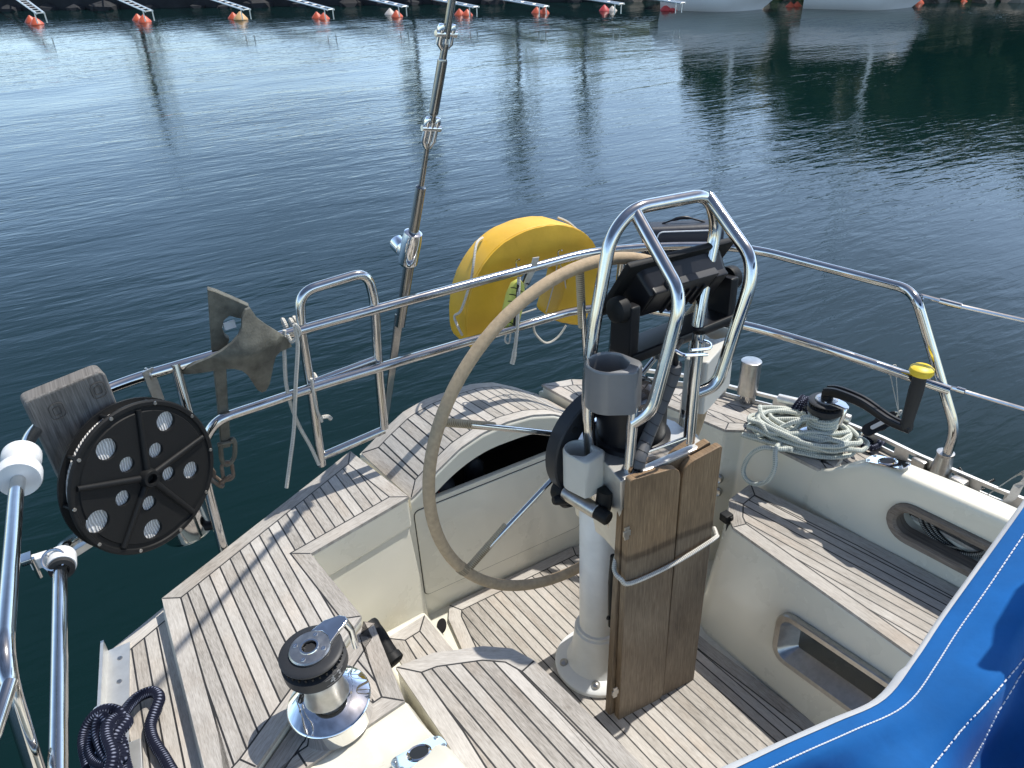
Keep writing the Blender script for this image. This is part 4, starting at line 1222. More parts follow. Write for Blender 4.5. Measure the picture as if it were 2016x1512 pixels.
for kk, s in ((k0, -1), (k1, 1)):
    bm = NB(); lathe(bm, frame(kk + wx * (s * .008), wx * s), [(0.030, 0), (0.032, 0.006), (0.030, 0.026), (0.022, 0.032), (0, 0.033)], 24)
    obj('knob', bm, BLACKM, pl_)
bm = NB(); cyl(bm, cc - Vector((.045, 0, .01)), cc - Vector((.045, 0, .05)), 0.018, 18); obj('mount_stud', bm, SATIN, pl_)
bm = NB(); tube(bm, spline([ctr + nb * .02 + uf * -.03, ctr + nb * .03 - Vector((.02, 0, .07)), ctr + Vector((.02, -.01, -.12)), Y(1328, 690, 1.15)], 8), 0.006, 8); obj('cable', bm, BLACK, pl_)

# ================================================================== FOLDED COCKPIT TABLE
tb = thing('cockpit_table', 'folded brown teak table leaves lashed upright against the pedestal', 'table', (1.03, 1.09, EYE - 1.93))
tdir = Vector((1, -0.062, 0)).normalized(); tn_ = Vector((tdir.y, -tdir.x, 0))    # towards the viewer (-Y)
if tn_.y > 0: tn_ = -tn_
def tplane(px, py, off=0.0):
    """point on the table's front plane, moved off towards the viewer"""
    p0 = Vector((0.885, 1.10, 0)) + tn_ * off; d = ray(px, py)
    t = (p0.x * tn_.x + p0.y * tn_.y) / (d.x * tn_.x + d.y * tn_.y)
    return Vector((d.x * t, d.y * t, EYE + d.z * t))
def leaf(c4, off, th, rad, nm, tone):
    p = [tplane(x, y, off) for x, y in c4]
    bm = NB(); prism(bm, fillet_closed(p, rad), -tn_ * th, 0.004, 2)
    bm.normal_update(); grainuv(bm, (0, 0, 1), tone=tone)
    return obj(nm, bm, TEAK_D, tb, smooth=35)
def fillet_closed(p, rad, n=5):
    out = []
    m = len(p)
    for i in range(m):
        a, b, c = p[i - 1], p[i], p[(i + 1) % m]
        k = rad[i]
        if k <= 0: out.append(b); continue
        p1 = b + (a - b).normalized() * k; p2 = b + (c - b).normalized() * k
        for j in range(n + 1):
            t = j / n; out.append(p1 * (1 - t) ** 2 + b * 2 * t * (1 - t) + p2 * t * t)
    return out
leaf([(1241, 946), (1342, 918), (1305, 1372), (1217, 1440)], 0.0, 0.022, [.012, .035, .02, .02], 'table_leaf', .55)
leaf([(1346, 918), (1424, 876), (1366, 1343), (1303, 1384)], -0.004, 0.022, [.035, .012, .012, .012], 'table_leaf', .45)
leaf([(1228, 946), (1368, 892), (1362, 1330), (1198, 1428)], -0.026, 0.022, [.006, .03, .01, .006], 'table_top', .35)
leaf([(1340, 905), (1400, 868), (1360, 1320), (1300, 1372)], -0.030, 0.020, [.035, .012, .012, .012], 'table_leaf', .6)
for px, py in ((1234, 1050), (1211, 1363)):
    bm = NB(); p = tplane(px, py, 0.002); box(bm, frame(p, tn_, (0, 0, 1)), 0.038, 0.013, 0.004, 0.001); box(bm, frame(p + Vector((0, 0, 0)), tn_, (0, 0, 1)), 0.016, 0.02, 0.005, 0.001); obj('hinge', bm, SATIN, tb)
bm = NB()
for px, py in ((1306, 940),): box(bm, frame(tplane(px, py, .004), tn_, tdir), .002, .002, .002)
bm.free()
# the lashing
lp = [tplane(1216, 1085, -.055), tplane(1209, 1120, -.03), tplane(1222, 1140, -.0), tplane(1243, 1148, .008), tplane(1326, 1110, .009), tplane(1404, 1062, .008), tplane(1410, 1052, -.02), tplane(1406, 1040, -.05)]
bm = NB(); tube(bm, spline(lp, 6), 0.0058, 10)
single('lashing_cord', bm, ROPEW, 'grey white cord tied around the folded teak table', 'rope')
# black rod hanging between column and table
bm = NB(); tube(bm, [Y(1209, 1095, 1.16), Y(1207, 1150, 1.16), Y(1203, 1232, 1.16)], [0.010, 0.013, 0.008], 10); cyl(bm, Y(1196, 1216, 1.16), Y(1212, 1222, 1.15), .006, 10)
obj('latch_rod', bm, BLACKM, tb)

# ================================================================== WINCHES
def make_winch(s=1.0):
    t = thing('winch', 'x', 'winch')
    I = Matrix.Identity(4)
    bm = NB(); lathe(bm, I, [(0, 0), (.089 * s, 0), (.092 * s, .006 * s), (.093 * s, .046 * s), (.0975 * s, .052 * s), (.0985 * s, .057 * s), (.095 * s, .062 * s), (.072 * s, .071 * s), (.054 * s, .080 * s), (0, .080 * s)], 56)
    obj('base', bm, CHROME, t, local=True)
    bm = NB(); lathe(bm, I, [(.054 * s, .078 * s), (.047 * s, .095 * s), (.0445 * s, .125 * s), (.047 * s, .150 * s), (.054 * s, .166 * s), (0, .166 * s)], 48)
    obj('drum', bm, SATIN, t, local=True)
    bm = NB(); lathe(bm, I, [(.048 * s, .155 * s), (.062 * s, .160 * s), (.0715 * s, .168 * s), (.0735 * s, .172 * s), (.0735 * s, .194 * s), (.058 * s, .198 * s), (.050 * s, .202 * s), (.060 * s, .209 * s), (.071 * s, .212 * s), (.0725 * s, .217 * s), (.066 * s, .221 * s), (.046 * s, .222 * s), (0, .222 * s)], 48)
    jaw = obj('self_tailer', bm, DGREY, t, local=True)
    bm = NB()
    for k in range(28):
        a = k * 2 * math.pi / 28; M = Matrix.Rotation(a, 4, 'Z') @ Matrix.Translation((.062 * s, 0, .2045 * s)); box(bm, M, .016 * s, .004 * s, .006 * s)
    obj('jaw_rib', bm, BLACKM, jaw, local=True)
    bm = NB(); lathe(bm, I, [(.047 * s, .221 * s), (.047 * s, .226 * s), (.044 * s, .229 * s), (.020 * s, .230 * s), (.020 * s, .226 * s), (.0165 * s, .226 * s)], 40, cap=False)
    capo = obj('top_cap', bm, SATIN, t, local=True)
    bm = NB()
    pts = []
    for k in range(16):
        r = (.0165 if k % 2 == 0 else .0125) * s; pts.append((r * math.cos(k * math.pi / 8), r * math.sin(k * math.pi / 8), .2235 * s))
    prism(bm, pts, (0, 0, .002 * s)); obj('socket', bm, CAULK, capo, local=True)
    bm = NB(); lathe(bm, I, [(.022 * s, .2295 * s), (.021 * s, .2315 * s), (.017 * s, .2315 * s), (.0165 * s, .2285 * s)], 32, cap=False); obj('socket_collar', bm, CHROME, capo, local=True)
    for k in range(4):
        bm = NB(); a = R(40 + 90 * k); lathe(bm, Matrix.Translation((.034 * s * math.cos(a), .034 * s * math.sin(a), .2292 * s)), [(.0055 * s, 0), (.005 * s, .0015 * s), (.0025 * s, .0015 * s), (.0022 * s, .0003 * s), (0, .0003 * s)], 12)
        obj('bolt', bm, CHROME, capo, local=True)
    # feeder arm: chrome wedge with a finger that turns down
    bm = NB()
    out = [(.022, .040), (.060, .046), (.094, .034), (.104, .020), (.101, .006), (.070, -.008), (.040, -.024), (.046, .0), (.042, .022)]
    prism(bm, [Vector((x * s, y * s, .221 * s)) for x, y in out], (0, 0, .009 * s), .003 * s, 2)
    tube(bm, [Vector((.094 * s, .014 * s, .224 * s)), Vector((.101 * s, .006 * s, .20 * s)), Vector((.097 * s, -.004 * s, .155 * s))], [.010 * s, .009 * s, .008 * s], 12)
    obj('feeder_arm', bm, CHROME, t, local=True)
    return t
wl = make_winch(0.89)
wl.location = Z(660, 1410, 1.406); wl.scale = (1, 1, 1.10); wl.rotation_euler = (0, R(-4.5), R(8))
wl['label'] = 'chrome self tailing winch with grey top, empty, in the near foreground'
wl['group'] = 'self tailing winches'
jaw = [o for o in wl.children if o.name.startswith('self_tailer')][0]
for i, ch in enumerate('43'):
    a = -84 + i * 15
    M = Matrix.Rotation(R(a), 4, 'Z') @ Matrix.Translation((.0655, 0, .164)) @ Matrix(((0, 0, 1, 0), (1, 0, 0, 0), (0, 1, 0, 0), (0, 0, 0, 1)))
    bm = text_bm(ch, M, 0.024); obj('digit', bm, mat('grey_lettering', (.30, .30, .30), rough=.6), jaw, local=True)
bm = NB()
for k in range(9):
    a = -94 + k * 4.2
    for zz in (.157, .171):
        M = Matrix.Rotation(R(a), 4, 'Z') @ Matrix.Translation((.0658, 0, zz)); box(bm, M, .0008, .006, .0008)
obj('digit_frame', bm, GREYP, jaw, local=True)
def copy_thing(src, loc, rz, label, sc=0.80):
    r = src.copy(); COL.objects.link(r); r.location = loc; r.rotation_euler = (0, 0, rz); r['label'] = label
    for ch in src.children:
        if ch.name.startswith('digit'): continue
        c = ch.copy(); COL.objects.link(c); c.parent = r
        for g in ch.children:
            if g.name.startswith('digit'): continue
            d = g.copy(); COL.objects.link(d); d.parent = c
    r.scale = (sc, sc, sc)
    BOAT_ROOTS.append(r)
    return r
wr_pos = Vector((1.80, 1.245, EYE - 1.386))
wr = copy_thing(wl, wr_pos, R(-100), 'chrome self tailing winch on the port deck holding the pale green rope and handle')
# winch handle
e0 = wr_pos + Vector((0, 0, .166)); e1 = Z(1784, 838, 1.215)
hd = thing('winch_crank', 'black winch handle with a yellow knob standing in the port winch', 'winch handle', e0)
d = (e1 - e0); s = Vector((0, 0, 1)).cross(d).normalized()
bm = NB()
prof = spline([e0 + Vector((0, 0, .018)) - d * .04, e0 + d * .12 + Vector((0, 0, .030)), e0 + d * .45 + Vector((0, 0, .026)), e0 + d * .8, e1 + d * .06 - Vector((0, 0, .006))], 6)
rows = []
for i, p in enumerate(prof):
    t = i / (len(prof) - 1); w_ = .021 * (1 - t) + .016 * t; h_ = .016 * (1 - t) + .010 * t
    rows.append([bm.verts.new(p + s * x * w_ + Vector((0, 0, z * h_))) for x, z in ((-1, -.6), (-.7, -1), (.7, -1), (1, -.6), (1, .5), (.75, 1), (.35, 1), (.25, .6), (-.25, .6), (-.35, 1), (-.75, 1), (-1, .5))])
for a, b in zip(rows, rows[1:]):
    for k in range(12): bm.faces.new((a[k], a[(k + 1) % 12], b[(k + 1) % 12], b[k]))
bm.faces.new(rows[0]); bm.faces.new(rows[-1][::-1]); bmesh.ops.recalc_face_normals(bm, faces=bm.faces)
cyl(bm, e0 - Vector((0, 0, .02)), e0 + Vector((0, 0, .02)), .018, 16)
obj('arm', bm, BLACK, hd)
kt = Z(1817, 722, 1.03); gb = e1 + Vector((0, 0, .004)); gdir = (kt - gb)
bm = NB(); Lg = gdir.length; lathe(bm, frame(gb, gdir), [(.016, -.012), (.017, 0), (.016, .012), (.0175, Lg * .3), (.0195, Lg * .6), (.0175, Lg * .82), (.016, Lg * .9)], 24); obj('grip', bm, RUBB, hd)
bm = NB(); lathe(bm, frame(gb + gdir * .86, gdir), [(0.015, -.002), (.0275, .002), (.0315, .010), (.0305, .021), (.023, .027), (0, .029)], 32); obj('knob', bm, YELKNOB, hd)

# pale green sheet coiled around the port winch
random.seed(11)
bm = NB()
def gloop(c, a, b, rot, z0, tilt, ph, n=14, wob=.012):
    out = []
    for k in range(n):
        t = 2 * math.pi * k / n + ph
        r1 = 1 + random.uniform(-.07, .07)
        x = a * math.cos(t) * r1; y = b * math.sin(t) * r1
        out.append(Vector((c.x + x * math.cos(rot) - y * math.sin(rot), c.y + x * math.sin(rot) + y * math.cos(rot), z0 + tilt * math.cos(t) + random.uniform(-wob, wob) * .5)))
    return spline(out, 5, True)
cg = Z(1578, 862, 1.375); zd = EYE - 1.383
for i in range(11):
    rr_ = (i % 4) * .022
    tube(bm, gloop(cg + Vector((random.uniform(-.012, .012), random.uniform(-.012, .012), 0)), .155 - rr_ * .8, .084 - rr_ * .62, R(112 + random.uniform(-6, 6)), zd + .008 + .0050 * i, random.uniform(-.006, .006), random.random() * 6, wob=.008), 0.0074, 10, True)
for i in range(6):
    tube(bm, gloop(cg + Vector((random.uniform(-.03, .03), random.uniform(-.03, .03), 0)), random.uniform(.10, .16), random.uniform(.045, .08), R(112 + random.uniform(-24, 24)), zd + .03 + .006 * i, random.uniform(-.018, .018), random.random() * 6, wob=.02), 0.0074, 10, True)
for i in range(4):       # turns on the drum
    c = wr_pos; tube(bm, [c + Vector((.040 * math.cos(t), .040 * math.sin(t), .060 + .011 * i + .002 * t)) for t in [k * math.pi / 8 for k in range(17)]], 0.0068, 8)
# strands hanging and tail over the deck edge
tube(bm, spline([wr_pos + Vector((-.04, .015, .10)), Z(1560, 832, 1.30), Z(1520, 850, 1.345), Z(1490, 858, 1.365), Z(1462, 856, 1.375), Z(1500, 868, 1.37), Z(1560, 885, 1.355)], 8), 0.0074, 10)
tube(bm, spline([wr_pos + Vector((-.04, -.01, .11)), Z(1582, 822, 1.285), Z(1572, 835, 1.31), Z(1560, 850, 1.33), Z(1545, 842, 1.33), Z(1530, 846, 1.345)], 8), 0.0074, 10)
hx = 1.64
tube(bm, spline([Z(1555, 885, 1.36), X(1530, 884, 1.64), X(1500, 882, 1.615), X(1476, 897, 1.60), X(1464, 922, 1.59), X(1468, 942, 1.585), X(1487, 953, 1.585), X(1512, 946, 1.59), X(1525, 920, 1.60), X(1527, 885, 1.63), Z(1540, 868, 1.36)], 8), 0.0074, 10)
single('rope_coil', bm, ROPEG, 'pale green flecked rope coiled in loops round the port winch', 'rope')

# port mooring cleat with navy line
clR = thing('mooring_cleat', 'silver horn cleat on the port rail wrapped with navy rope', 'cleat', Z(1605, 815, 1.37), 'mooring cleats')
ca = Z(1533, 784, 1.315); cb_ = Z(1674, 826, 1.315)
bm = NB(); tube(bm, [ca, ca.lerp(cb_, .5) + Vector((0, 0, .006)), cb_], [.015, .018, .015], 14); obj('horn', bm, ALU, clR)
bm = NB()
for t in (.35, .65):
    p = ca.lerp(cb_, t); cyl(bm, p, Vector((p.x, p.y, EYE - 1.41)), .011, 12, .016)
obj('stem', bm, ALU, clR)
bm = NB()
mid = ca.lerp(cb_, .42); ad = (cb_ - ca).normalized(); sd_ = Vector((-ad.y, ad.x, 0))
for i in range(5):
    c = mid + ad * (-.035 + .017 * i)
    tube(bm, spline([c + sd_ * (.030 * math.cos(t)) + Vector((0, 0, .030 * math.sin(t) - .004)) + ad * (.012 * math.sin(t + i)) for t in [k * math.pi / 4 for k in range(8)]], 4, True), .0085, 8, True)
tube(bm, spline([mid + ad * .02 + Vector((0, 0, -.01)), Z(1640, 832, 1.375), Z(1665, 852, 1.405), Z(1690, 862, 1.408), Z(1722, 858, 1.408), Z(1738, 868, 1.408), Z(1728, 879, 1.408), Z(1702, 874, 1.408), Z(1685, 860, 1.395), Z(1668, 848, 1.395), mid + ad * .05 + Vector((0, 0, .0))], 8), .0095, 10)
tube(bm, spline([Z(1690, 864, 1.40), Z(1716, 866, 1.398), Z(1732, 872, 1.398), Z(1718, 882, 1.398), Z(1697, 876, 1.40)], 8), .0095, 10)
single('mooring_rope', bm, ROPEN, 'navy mooring rope turned round the port cleat behind the green coil', 'rope', 'navy mooring ropes')
# pulley block hanging from the lower rail
bk = thing('pulley_block', 'small black and silver pulley block hung by thin string from the port rail', 'pulley', Z(1735, 842, 1.28))
pb0 = X(1762, 818, 1.90); pb1 = X(1706, 850, 1.90); bd = (pb1 - pb0).normalized()
bm = NB()
M = frame((pb0 + pb1) / 2, Vector((0, 0, EYE + .25)) - (pb0 + pb1) / 2, bd)
for k in (-1, 1): prism(bm, [M @ Vector((x, y, k * .010)) for x, y in rrect(0, 0, (pb1 - pb0).length * .92, .036, .0178)], M.to_3x3() @ Vector((0, 0, .003 * k)), .001, 1)
obj('cheek', bm, BLACK, bk)
bm = NB(); prism(bm, [M @ Vector((x - .006, y, .0145)) for x, y in rrect(0, 0, (pb1 - pb0).length * .6, .012, .0058)], M.to_3x3() @ Vector((0, 0, .002)), .0006, 1)
obj('cheek_strap', bm, ALU, bk)
bm = NB(); lathe(bm, M @ Matrix.Translation((0, 0, -.008)), [(.021, 0), (.019, .008), (.021, .016)], 24); box(bm, M, (pb1 - pb0).length * .85, .026, .012, .003); obj('sheave', bm, BLACKM, bk)
bm = NB(); tube(bm, fillet([pb0 + Vector((0, 0, -.012)), pb0 - bd * .02, pb0 + Vector((0, 0, .012))], .01, 4), .003, 8); tube(bm, [pb1, pb1 + bd * .02], .006, 8); obj('shackle', bm, STEEL, bk)
bm = NB(); tr = X(1757, 724, 1.865)
tube(bm, [pb0 - bd * .015, tr + Vector((-.012, 0, -.005))], .0012, 5); tube(bm, [pb0 - bd * .015, tr + Vector((.018, 0, -.01))], .0012, 5)
tube(bm, [pb0 - bd * .02 + Vector((.008 * math.cos(t), 0, .008 * math.sin(t))) for t in [k * math.pi / 4 for k in range(8)]], .0022, 5, True)
Mr = frame(tr + Vector((.003, 0, -.008)), (.1, 1, 0)); tube(bm, [Mr @ Vector((.0158 * math.cos(t), .0158 * math.sin(t), 0)) for t in [k * math.pi / 8 for k in range(16)]], .0014, 5, True)
obj('string', bm, STRAP, bk)
# steel post (deck fitting) by the toe rail
vp = thing('deck_vent', 'short polished steel cylinder standing on the port deck edge', 'deck fitting', Z(1466, 790, 1.415))
b0 = Z(1467, 792, 1.415); 
bm = NB(); lathe(bm, frame(b0, (0, 0, 1)), [(.020, 0), (.020, .045), (0, .045)], 20); obj('stem', bm, STEEL, vp)
hv = (Z(1474, 715, 1.25).z - b0.z) * 0 + .145
bm = NB(); lathe(bm, frame(b0 + Vector((.004, 0, .036)), (.03, 0, 1)), [(.034, 0), (.034, .10), (.0345, .125), (.032, .127), (0, .127)], 36); obj('cap', bm, SATIN, vp)
# webbing strap and black cord at the port side deck
sp0 = [Z(1936, 980, 1.405), Z(1958, 965, 1.38), Z(1992, 942, 1.34), Z(2014, 930, 1.32), Z(2020, 936, 1.32), Z(2006, 955, 1.345), Z(1988, 984, 1.38), Z(1962, 992, 1.402), Z(1938, 988, 1.41)]
sp_ = spline(sp0, 6); bm = NB(); prev = None
for i, p in enumerate(sp_):
    wv_ = Vector((.002, -.005, .012)) if i < 30 else Vector((.004, -.011, .005))
    r_ = [bm.verts.new(p + wv_), bm.verts.new(p - wv_), bm.verts.new(p - wv_ + Vector((0, 0, .0015))), bm.verts.new(p + wv_ + Vector((0, 0, .0015)))]
    if prev:
        for k in range(4): bm.faces.new((prev[k], prev[(k + 1) % 4], r_[(k + 1) % 4], r_[k]))
    else: bm.faces.new(r_)
    prev = r_
bm.faces.new(prev[::-1]); bmesh.ops.recalc_face_normals(bm, faces=bm.faces)
single('webbing_strap', bm, STRAP, 'pale webbing strap looped beside the blue canvas edge', 'strap')
bm = NB()
tube(bm, spline([Z(1888, 920, 1.375), Z(1898, 935, 1.39), Z(1905, 952, 1.405), Z(1912, 957, 1.405), Z(1930, 956, 1.405), Z(1950, 948, 1.40), Z(1958, 944, 1.395)], 6), .0038, 7)
for i in range(5):
    c = Z(1906 + i * 7, 956 - i * .6, 1.400); tube(bm, [c + Vector((.011 * math.cos(t), .008 * math.sin(t), .008 * math.sin(t + i))) for t in [k * math.pi / 5 for k in range(10)]], .0036, 7, True)
tube(bm, spline([Z(1932, 958, 1.405), Z(1928, 964, 1.405), Z(1938, 962, 1.405)], 4), .0036, 7)
tube(bm, spline([Z(1905, 957, 1.405), Z(1893, 957, 1.405), Z(1888, 957, 1.405)], 4), .0036, 7)
single('knotted_cord', bm, ROPEB, 'thin black flecked cord knotted at the end of the webbing strap', 'rope')

# ================================================================== LEFT CORNER: cleat, navy rope, fender roller, clamp
clL = thing('mooring_cleat', 'silver cleat almost buried under navy rope at the left deck edge', 'cleat', Z(215, 1425, 1.43), 'mooring cleats')
ca = Z(196, 1398, 1.405); cb_ = Z(235, 1545, 1.405)
bm = NB(); tube(bm, [ca, ca.lerp(cb_, .5) + Vector((0, 0, .008)), cb_], [.014, .017, .014], 14); obj('horn', bm, ALU, clL)
bm = NB()
for t in (.35, .65):
    p = ca.lerp(cb_, t); cyl(bm, p, Vector((p.x, p.y, EYE - 1.435)), .012, 12, .018)
obj('stem', bm, ALU, clL)
bm = NB(); rn = .0125
def zr(l, d): return [Z(x, y, d + dd) for x, y, dd in l]
tube(bm, spline(zr([(175, 1512, 0), (165, 1460, 0), (178, 1420, -.02), (205, 1398, -.04), (232, 1402, -.04), (240, 1420, -.03), (225, 1440, -.03), (205, 1470, -.02), (190, 1512, 0), (180, 1560, 0)], 1.40), 8), rn, 12)
tube(bm, spline(zr([(262, 1560, 0.005), (245, 1500, 0), (238, 1460, -.02), (215, 1430, -.045), (200, 1412, -.05), (192, 1440, -.04), (205, 1480, -.03), (222, 1512, -.02), (230, 1570, 0)], 1.40), 8), rn, 12)
tube(bm, spline(zr([(232, 1440, -.03), (243, 1405, -.02), (270, 1374, 0), (300, 1362, .005), (314, 1374, .005), (305, 1400, .01), (296, 1430, .015), (303, 1460, .015), (322, 1490, .015), (345, 1530, .015)], 1.405), 8), rn, 12)
tube(bm, spline(zr([(240, 1560, 0), (226, 1490, -.02), (230, 1450, -.035), (246, 1428, -.035), (250, 1420, -.03), (236, 1412, -.03), (214, 1424, -.05), (210, 1450, -.05), (222, 1490, -.04), (208, 1540, -.02)], 1.40), 8), rn, 12)
tube(bm, spline(zr([(185, 1440, -.02), (178, 1475, -.01), (190, 1500, -.01), (215, 1505, -.02), (240, 1490, -.02), (235, 1470, -.03)], 1.40), 8), rn, 12)
single('mooring_rope', bm, ROPEN, 'navy mooring rope heaped over the cleat at the left deck edge', 'rope', 'navy mooring ropes')

r0 = Z(40, 968, .87); r1 = Z(52, 868, .87); rd = (r1 - r0).normalized()
Lr = (Z(40, 945, .87) - Z(50, 880, .87)).length
rc_ = Z(42, 905, .87)
bm = NB(); lathe(bm, frame(rc_ - rd * Lr * .62, rd), [(.016, 0), (.038, .0), (.041, .008), (.041, .03), (.034, .038), (.026, .046), (.026, .06), (.032, .068), (.037, .076), (.037, .098), (.032, .105), (.016, .105)], 32)
single('rail_roller', bm, WHITEP, 'white plastic roller threaded on the left side of the stern rail', 'roller')
cl = thing('rail_clamp', 'white and steel clamp around the lower left rail tube', 'clamp', Z(120, 1118, 1.06))
pc0 = V(-0.212, 1.51, 1.04); tdir_ = (V(-0.212, 1.55, 1.04) - V(-0.255, 0.95, 1.04)).normalized()
bm = NB(); lathe(bm, frame(pc0 - tdir_ * .02, tdir_), [(.0145, 0), (.026, 0), (.027, .003), (.027, .034), (.026, .037), (.0145, .037)], 24, cap=False); box(bm, frame(pc0 + Vector((-.035, .01, .012)), tdir_), .034, .026, .022, .003); obj('collar', bm, WHITEP, cl)
bm = NB(); lathe(bm, frame(pc0 - tdir_ * .03, tdir_), [(.0142, 0), (.024, 0), (.024, .010), (.0142, .010)], 24, cap=False); obj('gasket', bm, RUBB, cl)
bm = NB(); tube(bm, [pc0 + Vector((-.01, -.015, .02)) + Vector((.02 * math.cos(t), .018 * math.sin(t) , .012 * math.sin(t))) for t in [k * math.pi / 8 for k in range(16)]], .0028, 6, True); cyl(bm, pc0 + Vector((-.045, .0, .03)), pc0 + Vector((-.045, .0, -.02)), .005, 10); box(bm, frame(pc0 + Vector((-.055, .01, .026)), (0, 0, 1)), .02, .03, .012, .002); obj('pin_ring', bm, STEEL, cl)

# outboard bracket board
ob = thing('outboard_bracket', 'thick grey weathered wooden board bolted to the left stern rail', 'bracket', Y(150, 1000, 1.86))
yb = 1.76
w0 = Y(46, 793, yb); w1 = Y(205, 728, yb + .03)
ax_w = (w1 - w0).normalized(); nW = Vector((ax_w.y, -ax_w.x, 0)).normalized()
if nW.y > 0: nW = -nW
dn = Vector((.03, .045, -1)).normalized()
wid = (w1 - w0).length
pts = [w0, w0 + ax_w * wid, w0 + ax_w * wid + dn * .36, w0 + dn * .36]
bm = NB(); prism(bm, fillet_closed(pts, [.015, .02, .01, .01]), -nW * .055, .006, 2); bm.normal_update(); grainuv(bm, dn); obj('board', bm, TEAK_G, ob, smooth=35)
bm = NB()
for px, py in ((112, 808), (197, 772)):
    c = Y(px, py, yb + .012); c = c - nW * ((c - w0).dot(nW) - .0008)
    up3 = -dn
    for sz in (.019, .010):
        tube(bm, [c + ax_w * x + up3 * z for x, z in rrect(0, 0, sz * 1.5, sz * 2, sz * .5)], .0010, 5, True)
obj('carved_mark', bm, mat('carved_groove', (0.06, 0.056, 0.052), rough=.9), ob)
# reel of webbing
rcn = Y(288, 939, 1.72); raxis = Vector((0.46, -0.86, 0.08)).normalized()
RR = 0.184
reel = thing('line_reel', 'black five spoke reel of white line hung on the left stern rail', 'reel', rcn - Vector((0, 0, RR)))
Mr = frame(rcn, raxis, (0, 0, 1))
def disc_with_holes(z, th, holes, m, nm):
    bm = NB(); lathe(bm, Mr @ Matrix.Translation((0, 0, z)), [(0, 0), (RR - .004, 0), (RR, .003), (RR, th - .003), (RR - .004, th), (RR - .012, th), (RR - .014, th - .004), (RR - .024, th - .004), (RR - .026, th - .001), (0, th - .001)], 72)
    o = obj(nm, bm, m, reel, local=False)
    for a, r, rad in holes:
        c = NB(); lathe(c, Mr @ Matrix.Translation((r * math.cos(R(a)), r * math.sin(R(a)), z - .02)), [(rad, 0), (rad, th + .04)], 28)
        bmesh.ops.translate(c, verts=c.verts, vec=Vector((0, 0, 0)))
        boolcut2(o, c)
    o.data.shade_smooth(); o.data.set_sharp_from_angle(angle=R(35))
    return o
def boolcut2(o, c):
    # cutter is in boat coordinates; o is a child of reel (object origin = reel origin)
    bmesh.ops.translate(c, verts=c.verts, vec=Vector((0, 0, 0)))
    boolcut(o, c)
# hole angles: measured from the disc's own "up"
def ang_of(px, py):
    q_ = ray(px, py); t = rcn.dot(raxis) ; 
    # intersect with disc plane
    o0 = Vector((0, 0, EYE)); t = (rcn - o0).dot(raxis) / q_.dot(raxis); P_ = Mr.inverted() @ (o0 + q_ * t)
    return math.degrees(math.atan2(P_.y, P_.x)), math.hypot(P_.x, P_.y)
hol = []
for px, py, rad in ((324, 829, .0215), (208, 884, .0225), (305, 886, .0165), (248, 914, .0165), (330, 932, .0155), (374, 925, .0195), (240, 980, .0165), (292, 990, .0160), (191, 1026, .0240), (299, 1041, .0215)):
    a, r = ang_of(px, py); hol.append((a, r, rad * 1.12))
disc_with_holes(-.004, .010, hol, BLACKM, 'front_flange')
bm = NB(); lathe(bm, Mr @ Matrix.Translation((0, 0, -.040)), [(0, 0), (RR, 0), (RR, .006), (0, .006)], 72); obj('rear_flange', bm, BLACKM, reel)
wm = mat('wound_line', (0.60, 0.59, 0.56), rough=.85, var=.05, vscale=20)
t_ = wm.node_tree; wv_ = t_.nodes.new('ShaderNodeTexWave'); wv_.inputs['Scale'].default_value = 55; wv_.inputs['Distortion'].default_value = 6; wv_.inputs['Detail'].default_value = 2; wv_.inputs['Detail Scale'].default_value = .6
tc_ = t_.nodes.new('ShaderNodeTexCoord'); t_.links.new(tc_.outputs['Object'], wv_.inputs['Vector'])
rp_ = t_.nodes.new('ShaderNodeValToRGB'); rp_.color_ramp.elements[0].color = (.50, .49, .47, 1); rp_.color_ramp.elements[1].color = (.82, .81, .79, 1); rp_.color_ramp.elements[0].position = .2
t_.links.new(wv_.outputs['Fac'], rp_.inputs['Fac']); t_.links.new(rp_.outputs['Color'], t_.nodes['Principled BSDF'].inputs['Base Color'])
bp_ = t_.nodes.new('ShaderNodeBump'); bp_.inputs['Distance'].default_value = .002; t_.links.new(wv_.outputs['Fac'], bp_.inputs['Height']); t_.links.new(bp_.outputs['Normal'], t_.nodes['Principled BSDF'].inputs['Normal'])
bm = NB(); lathe(bm, Mr @ Matrix.Translation((0, 0, -.034)), [(0, 0), (RR - .016, 0), (RR - .014, .014), (RR - .016, .028), (0, .028)], 72); obj('wound_webbing', bm, wm, reel)
def spoke_ang(px, py): return ang_of(px, py)[0]
for px, py in ((268, 800), (395, 860), (375, 1005), (235, 1090), (148, 962)):
    a = R(spoke_ang(px, py)); bm = NB()
    tube(bm, [Mr @ Vector((.02 * math.cos(a), .02 * math.sin(a), .007)), Mr @ Vector(((RR - .018) * math.cos(a), (RR - .018) * math.sin(a), .006))], [.0085, .0065], 10); obj('spoke_rib', bm, BLACKM, reel)
bm = NB(); lathe(bm, Mr, [(.0125, .004), (.0125, .024), (.019, .024), (.021, .020), (.024, .004)], 28, cap=False); lathe(bm, Mr, [(0, .0075), (.0124, .0075)], 20, cap=False); obj('hub', bm, BLACKM, reel)
for k in range(10):
    bm = NB(); a = R(k * 36 + 9); lathe(bm, Mr @ Matrix.Translation(((RR - .008) * math.cos(a), (RR - .008) * math.sin(a), .0055)), [(.0048, 0), (.004, .002), (.0018, .002), (.0016, .0006), (0, .0006)], 10)
    obj('bolt', bm, SATIN, reel)
